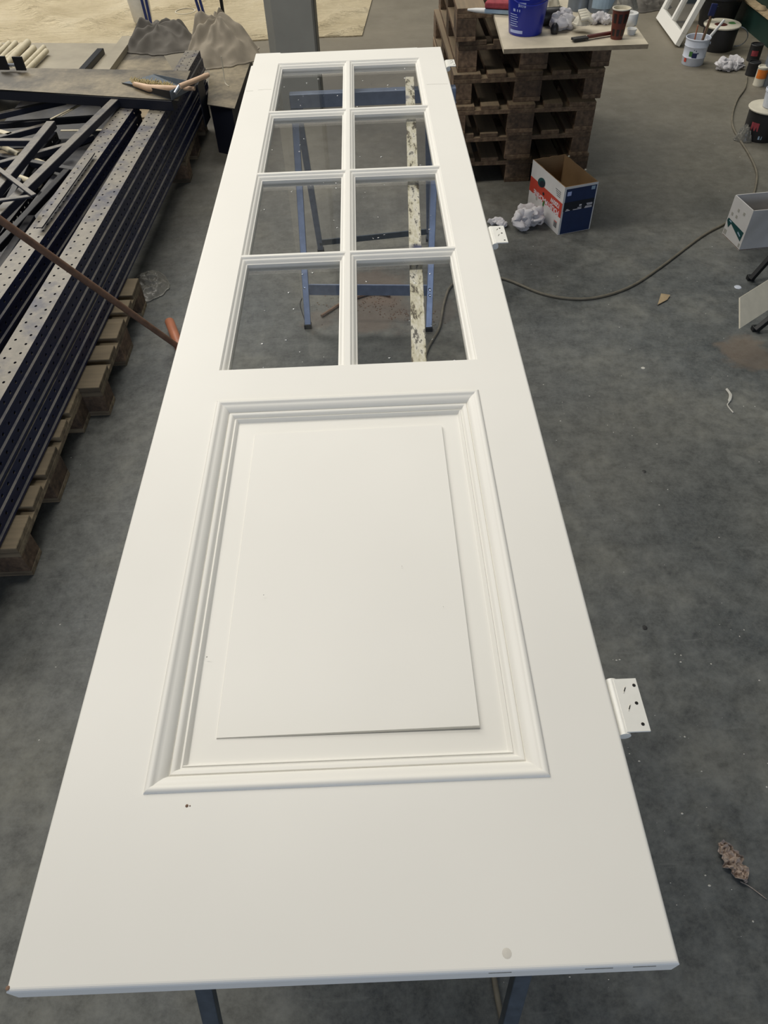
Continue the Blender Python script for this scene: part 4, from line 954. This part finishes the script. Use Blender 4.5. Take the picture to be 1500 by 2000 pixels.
MB().bar(at(-5, 123, ZX + .045), at(14, 123, ZX + .045), .01, .07).build('plate', M_BLACK, cl); MB().bar(at(28, 124, ZX + .045), at(47, 124, ZX + .045), .01, .07).build('plate', M_BLACK, cl)
MB().bar(at(12, 127, ZX + .03), at(30, 127, ZX + .03), .02, .012).build('link', M_STEEL, cl)
# cabinet with sheet right of the post ends
ZC = .29
k0, k1, k2, k3 = at(405, 204, ZC), at(458, 212, ZC), at(496, 100, ZC), at(412, 98, ZC)
bn = thing('steel_bin', 'low dark steel bin with dusty lid behind the ends of the posts', 'bin', (k0.x, k0.y, 0))
MB().prism([V((p_.x + dx_, p_.y + dy_, 0)) for p_, dx_, dy_ in ((k0, .01, .02), (k1, -.02, .02), (k2, -.02, -.02), (k3, .01, -.02))], (0, 0, ZC - .006)).build('bin_body', M_NAVYD, bn)
MB().prism([p_ - V((0, 0, .0055)) for p_ in (k0, k1, k2, k3)], (0, 0, .0055)).build('lid', M_SHEET, bn)
# grey cloth heaps
hz = ZB2 + .013
cc = at(318, 105, hz); c1_ = crumple('dust_sheet', M_CLOTHD, cc + V((-.03, .17, 0)), .27, .20, .15, 5, folds=1.7, amp=.22, rad=.32, n=44, lobes=[(-.14, .03, .13, .55), (.05, .05, .16, .45), (.17, .10, .08, .5)]); tag(c1_, 'dark grey dust sheet heaped on the brown steel sheet', 'cloth')
cc = at(430, 132, ZC); c2_ = crumple('dust_sheet', M_CLOTHL, cc + V((-.01, .24, .001)), .27, .27, .22, 8, folds=1.6, amp=.20, rad=.30, n=48, lobes=[(-.08, .05, .17, .72), (.10, 0, .16, .35)]); tag(c2_, 'lighter grey-beige dust sheet piled on the steel bin', 'cloth')
st = MB().tube(smooth_path([at(x, y, z) for x, y, z in ((432, 110, ZC + .15), (434, 124, ZC + .11), (437, 145, ZC + .05), (440, 162, ZC + .004), (447, 168, ZC + .004))], 4), .003, 5).build('string', M_CREAM); tag(st, 'frayed string hanging from the grey-beige dust sheet', 'string')

# ================================================================== far floor
# canvas on the floor: wrinkled sheet
nx, ny = 150, 110
e0 = at(705, 80); 
def cedge(y):      # right edge of canvas runs to the right as it recedes
    return at(705, 80).x + (y - at(705, 80).y) * (at(727, 0).x - at(705, 80).x) / (at(727, 0).y - at(705, 80).y)
yn = at(400, 84).y; mb = MB(); yf = 13.0
for layer in (0, 1):
    for j in range(ny):
        for i in range(nx):
            t_ = i / (nx - 1); s_ = j / (ny - 1); y = yn + (yf - yn) * s_ ** 1.3
            x = -6.0 + (cedge(y) + 6.0) * t_
            if j == 0: y += .05 * noise.noise(V((x * 2.5, 0, 3)))
            p = V((x, y, 0)); wv = V((x * .45 + .35 * noise.noise(p * .8), y * 1.1, 1.5))
            rid = max(0, 1 - abs(noise.noise(wv * 1.1)) * 9); rid2 = max(0, 1 - abs(noise.noise(V((x * .9, y * .5, 7.3)))) * 11)
            z = .008 + .040 * rid ** 2 + .035 * rid2 ** 2 + .010 * noise.noise(p * 3) if layer == 0 else .001
            if layer == 0 and (j == 0 or i == nx - 1): z = .010
            mb.v.append(V((x, y, max(z, .004 if layer == 0 else .001))))
N = nx * ny
for j in range(ny - 1):
    for i in range(nx - 1):
        a = j * nx + i; mb.f.append((a, a + 1, a + nx + 1, a + nx)); 
for i in range(nx - 1): mb.f.append((i, N + i, N + i + 1, i + 1))
for j in range(ny - 1): a = j * nx + nx - 1; mb.f.append((a, N + a, N + a + nx, a + nx))
cs_ = mb.build('floor_canvas', M_CANVAS, smooth=True, recalc=False); tag(cs_, 'wide beige canvas dust sheet covering the far floor', 'canvas')
def leg_from(px, py, dx, name, parent, mat, r, H=1.15, dy=0, zoff=.03):
    a = at(px, py, zoff); b = a + V((dx, dy, H)); return MB().bar(a, b, r, r * .8, up=(0, 1, 0)).build(name, mat, parent, bevel=.002)
M_BLUEL = plain('blue_lacquer_steel', (34, 50, 112), 0.35, 0.1)
lad = thing('blue_sawhorse', 'blue steel sawhorse standing on the canvas behind the cloth heaps', 'sawhorse', at(350, 50, .0))
for px, py, dx in ((291, 55, -.03), (297, 55, .03), (398, 48, -.18), (404, 47, -.14)):
    leg_from(px, py, dx, 'leg', lad, M_BLUEL, .022)
MB().bar(at(288, 55, .03) + V((-.05, 0, 1.16)), at(405, 47, .03) + V((-.1, 0, 1.16)), .05, .05).build('top_bar', M_BLUEL, lad)
pl = thing('prop_stand', 'thin black pole standing on the canvas left of the column', 'pole', at(441, 60, .03))
leg_from(441, 62, .03, 'pole', pl, M_BLACK, .026, 1.3); MB().box(pl.location.x - .05, pl.location.x + .05, pl.location.y - .05, pl.location.y + .05, .025, .04).build('foot_plate', M_BLACK, pl)
c = footy(276, 47, .03, .09)
tb = thing('white_tub', 'white plastic tub with orange label on the canvas beside blue legs', 'tub', c)
MB().lathe(bucket_prof(.082, .098, .22), c, 32).build('body', M_WPL, tb, smooth=True)
wrap(c, .084, .04, .091, .135, math.radians(215), math.radians(270)).build('label', M_ORANGE, tb)
rg_ = MB().lathe([(.085, 0), (.092, 0), (.092, .006), (.085, .006)], at(362, 23, .05), 24).build('metal_ring', M_CREAM); tag(rg_, 'pale ring lying on the canvas between the blue legs', 'ring')

# ================================================================== floor litter
lf_ = thing('dead_leaf', 'curled brown dead leaf on the floor at the lower right', 'leaf', at(1430, 1690))
def leafblade():
    mb = MB(); a = at(1402, 1648, 0); b = at(1455, 1727, 0); ax = (b - a); L = ax.length; ax.normalize(); sd_ = V((-ax.y, ax.x, 0)); n1, n2 = 26, 14
    for i in range(n1):
        t_ = i / (n1 - 1); wd_ = .024 * (math.sin(math.pi * min(1, t_ * 1.02 + .02)) ** .45) * (1 + .45 * noise.noise(V((t_ * 9, 2, 0))))
        for j in range(n2):
            s_ = j / (n2 - 1) * 2 - 1
            z = .010 + .016 * noise.noise(V((t_ * 7, s_ * 3, 1))) + .010 * abs(s_) ** 2 + .012 * noise.noise(V((t_ * 22, s_ * 9, 5)))
            mb.v.append(a + ax * L * t_ + sd_ * s_ * wd_ + V((0, 0, max(.001, z))))
    for i in range(n1 - 1):
        for j in range(n2 - 1): q_ = i * n2 + j; mb.f.append((q_, q_ + 1, q_ + n2 + 1, q_ + n2))
    return mb
leafblade().build('leaf_blade', M_LEAF, lf_, smooth=False)
MB().tube(smooth_path([at(1446, 1722, .004), at(1465, 1732, .003), at(1497, 1756, .003)], 4), .0009, 6).build('leaf_stem', M_LEAF, lf_)
cs2 = MB().prism([at(1284, 596, .004), at(1291, 574, .006), at(1309, 577, .006), at(1303, 586, .004)], (0, 0, .003)).build('cardboard_scrap', M_PUTTY); tag(cs2, 'torn beige cardboard scrap on the open floor', 'scrap')
for (px, py, r) in ((1258, 921, .0075), (1259, 1226, .0085)):
    o_ = MB().lathe([(.0001, .0012), (r * .8, .001), (r, .0003)], at(px, py, 0), 14).build('dark_drip', M_STAIN); tag(o_, ('upper' if py < 1000 else 'lower') + ' of two round dark drips on the floor right of the door', 'drip')
o_ = MB().lathe([(.0001, .003), (.014, .0028), (.017, .0005)], at(1441, 561, 0), 14).build('paint_spot', M_WCAN); tag(o_, 'round white paint spot on the floor below the white box', 'spot')
o_ = MB().lathe([(.0001, .002), (.007, .0018), (.0085, .0004)], at(1256, 719, 0), 12).build('paint_spot', M_FLECK); tag(o_, 'small white paint spot in the middle of the right floor', 'spot')
o_ = MB().tube(smooth_path([at(1419, 760, .004), at(1427, 772, .004), at(1424, 785, .003), at(1421, 792, .002), at(1432, 806, .002)], 4), [.005] * 4 + [.0065] * 4 + [.0025] * 9, 6).build('paint_skin', M_FLECK, smooth=True); tag(o_, 'tadpole shaped strip of dried white paint on the right floor', 'paint')
random.seed(21)
mb = MB()
for i in range(330):
    px = random.uniform(950, 1500) if random.random() < .75 else random.uniform(0, 480); py = random.uniform(150, 1950) if px > 900 else random.uniform(300, 1900)
    p = at(px, py, .0004); r = random.choice([.0008, .0012, .0018, .0026]); k0 = len(mb.v); m_ = random.choice([4, 5, 6]); el = random.uniform(.5, 1.6)
    for k in range(m_):
        a = 2 * math.pi * k / m_; mb.v.append(p + V((r * math.cos(a) * el, r * math.sin(a), .0002)))
    mb.v.append(p + V((0, 0, .0012)))
    for k in range(m_): mb.f.append((k0 + k, k0 + (k + 1) % m_, k0 + m_))
o_ = mb.build('paint_flecks', M_FLECK); tag(o_, 'tiny pale paint flecks and grit scattered over the floor', 'flecks', kind='stuff')
mb = MB()
for i in range(260):
    f = random.random(); px = 640 + 210 * f + random.gauss(0, 14); py = 585 + 60 * abs(f - .3) + random.gauss(0, 12)
    p = at(px, py, .001); r = random.choice([.001, .002, .003]); k0 = len(mb.v)
    for k in range(5): a = 2 * math.pi * k / 5; mb.v.append(p + V((r * math.cos(a) * 1.6, r * math.sin(a), .0)))
    mb.v.append(p + V((0, 0, .002)))
    for k in range(5): mb.f.append((k0 + k, k0 + (k + 1) % 5, k0 + 5))
o_ = mb.build('sawdust', M_CHIP); tag(o_, 'brown sawdust streak on the floor under the glass panes', 'sawdust', kind='stuff')

for o_ in bpy.data.objects:
    if '_o' in o_: del o_['_o']
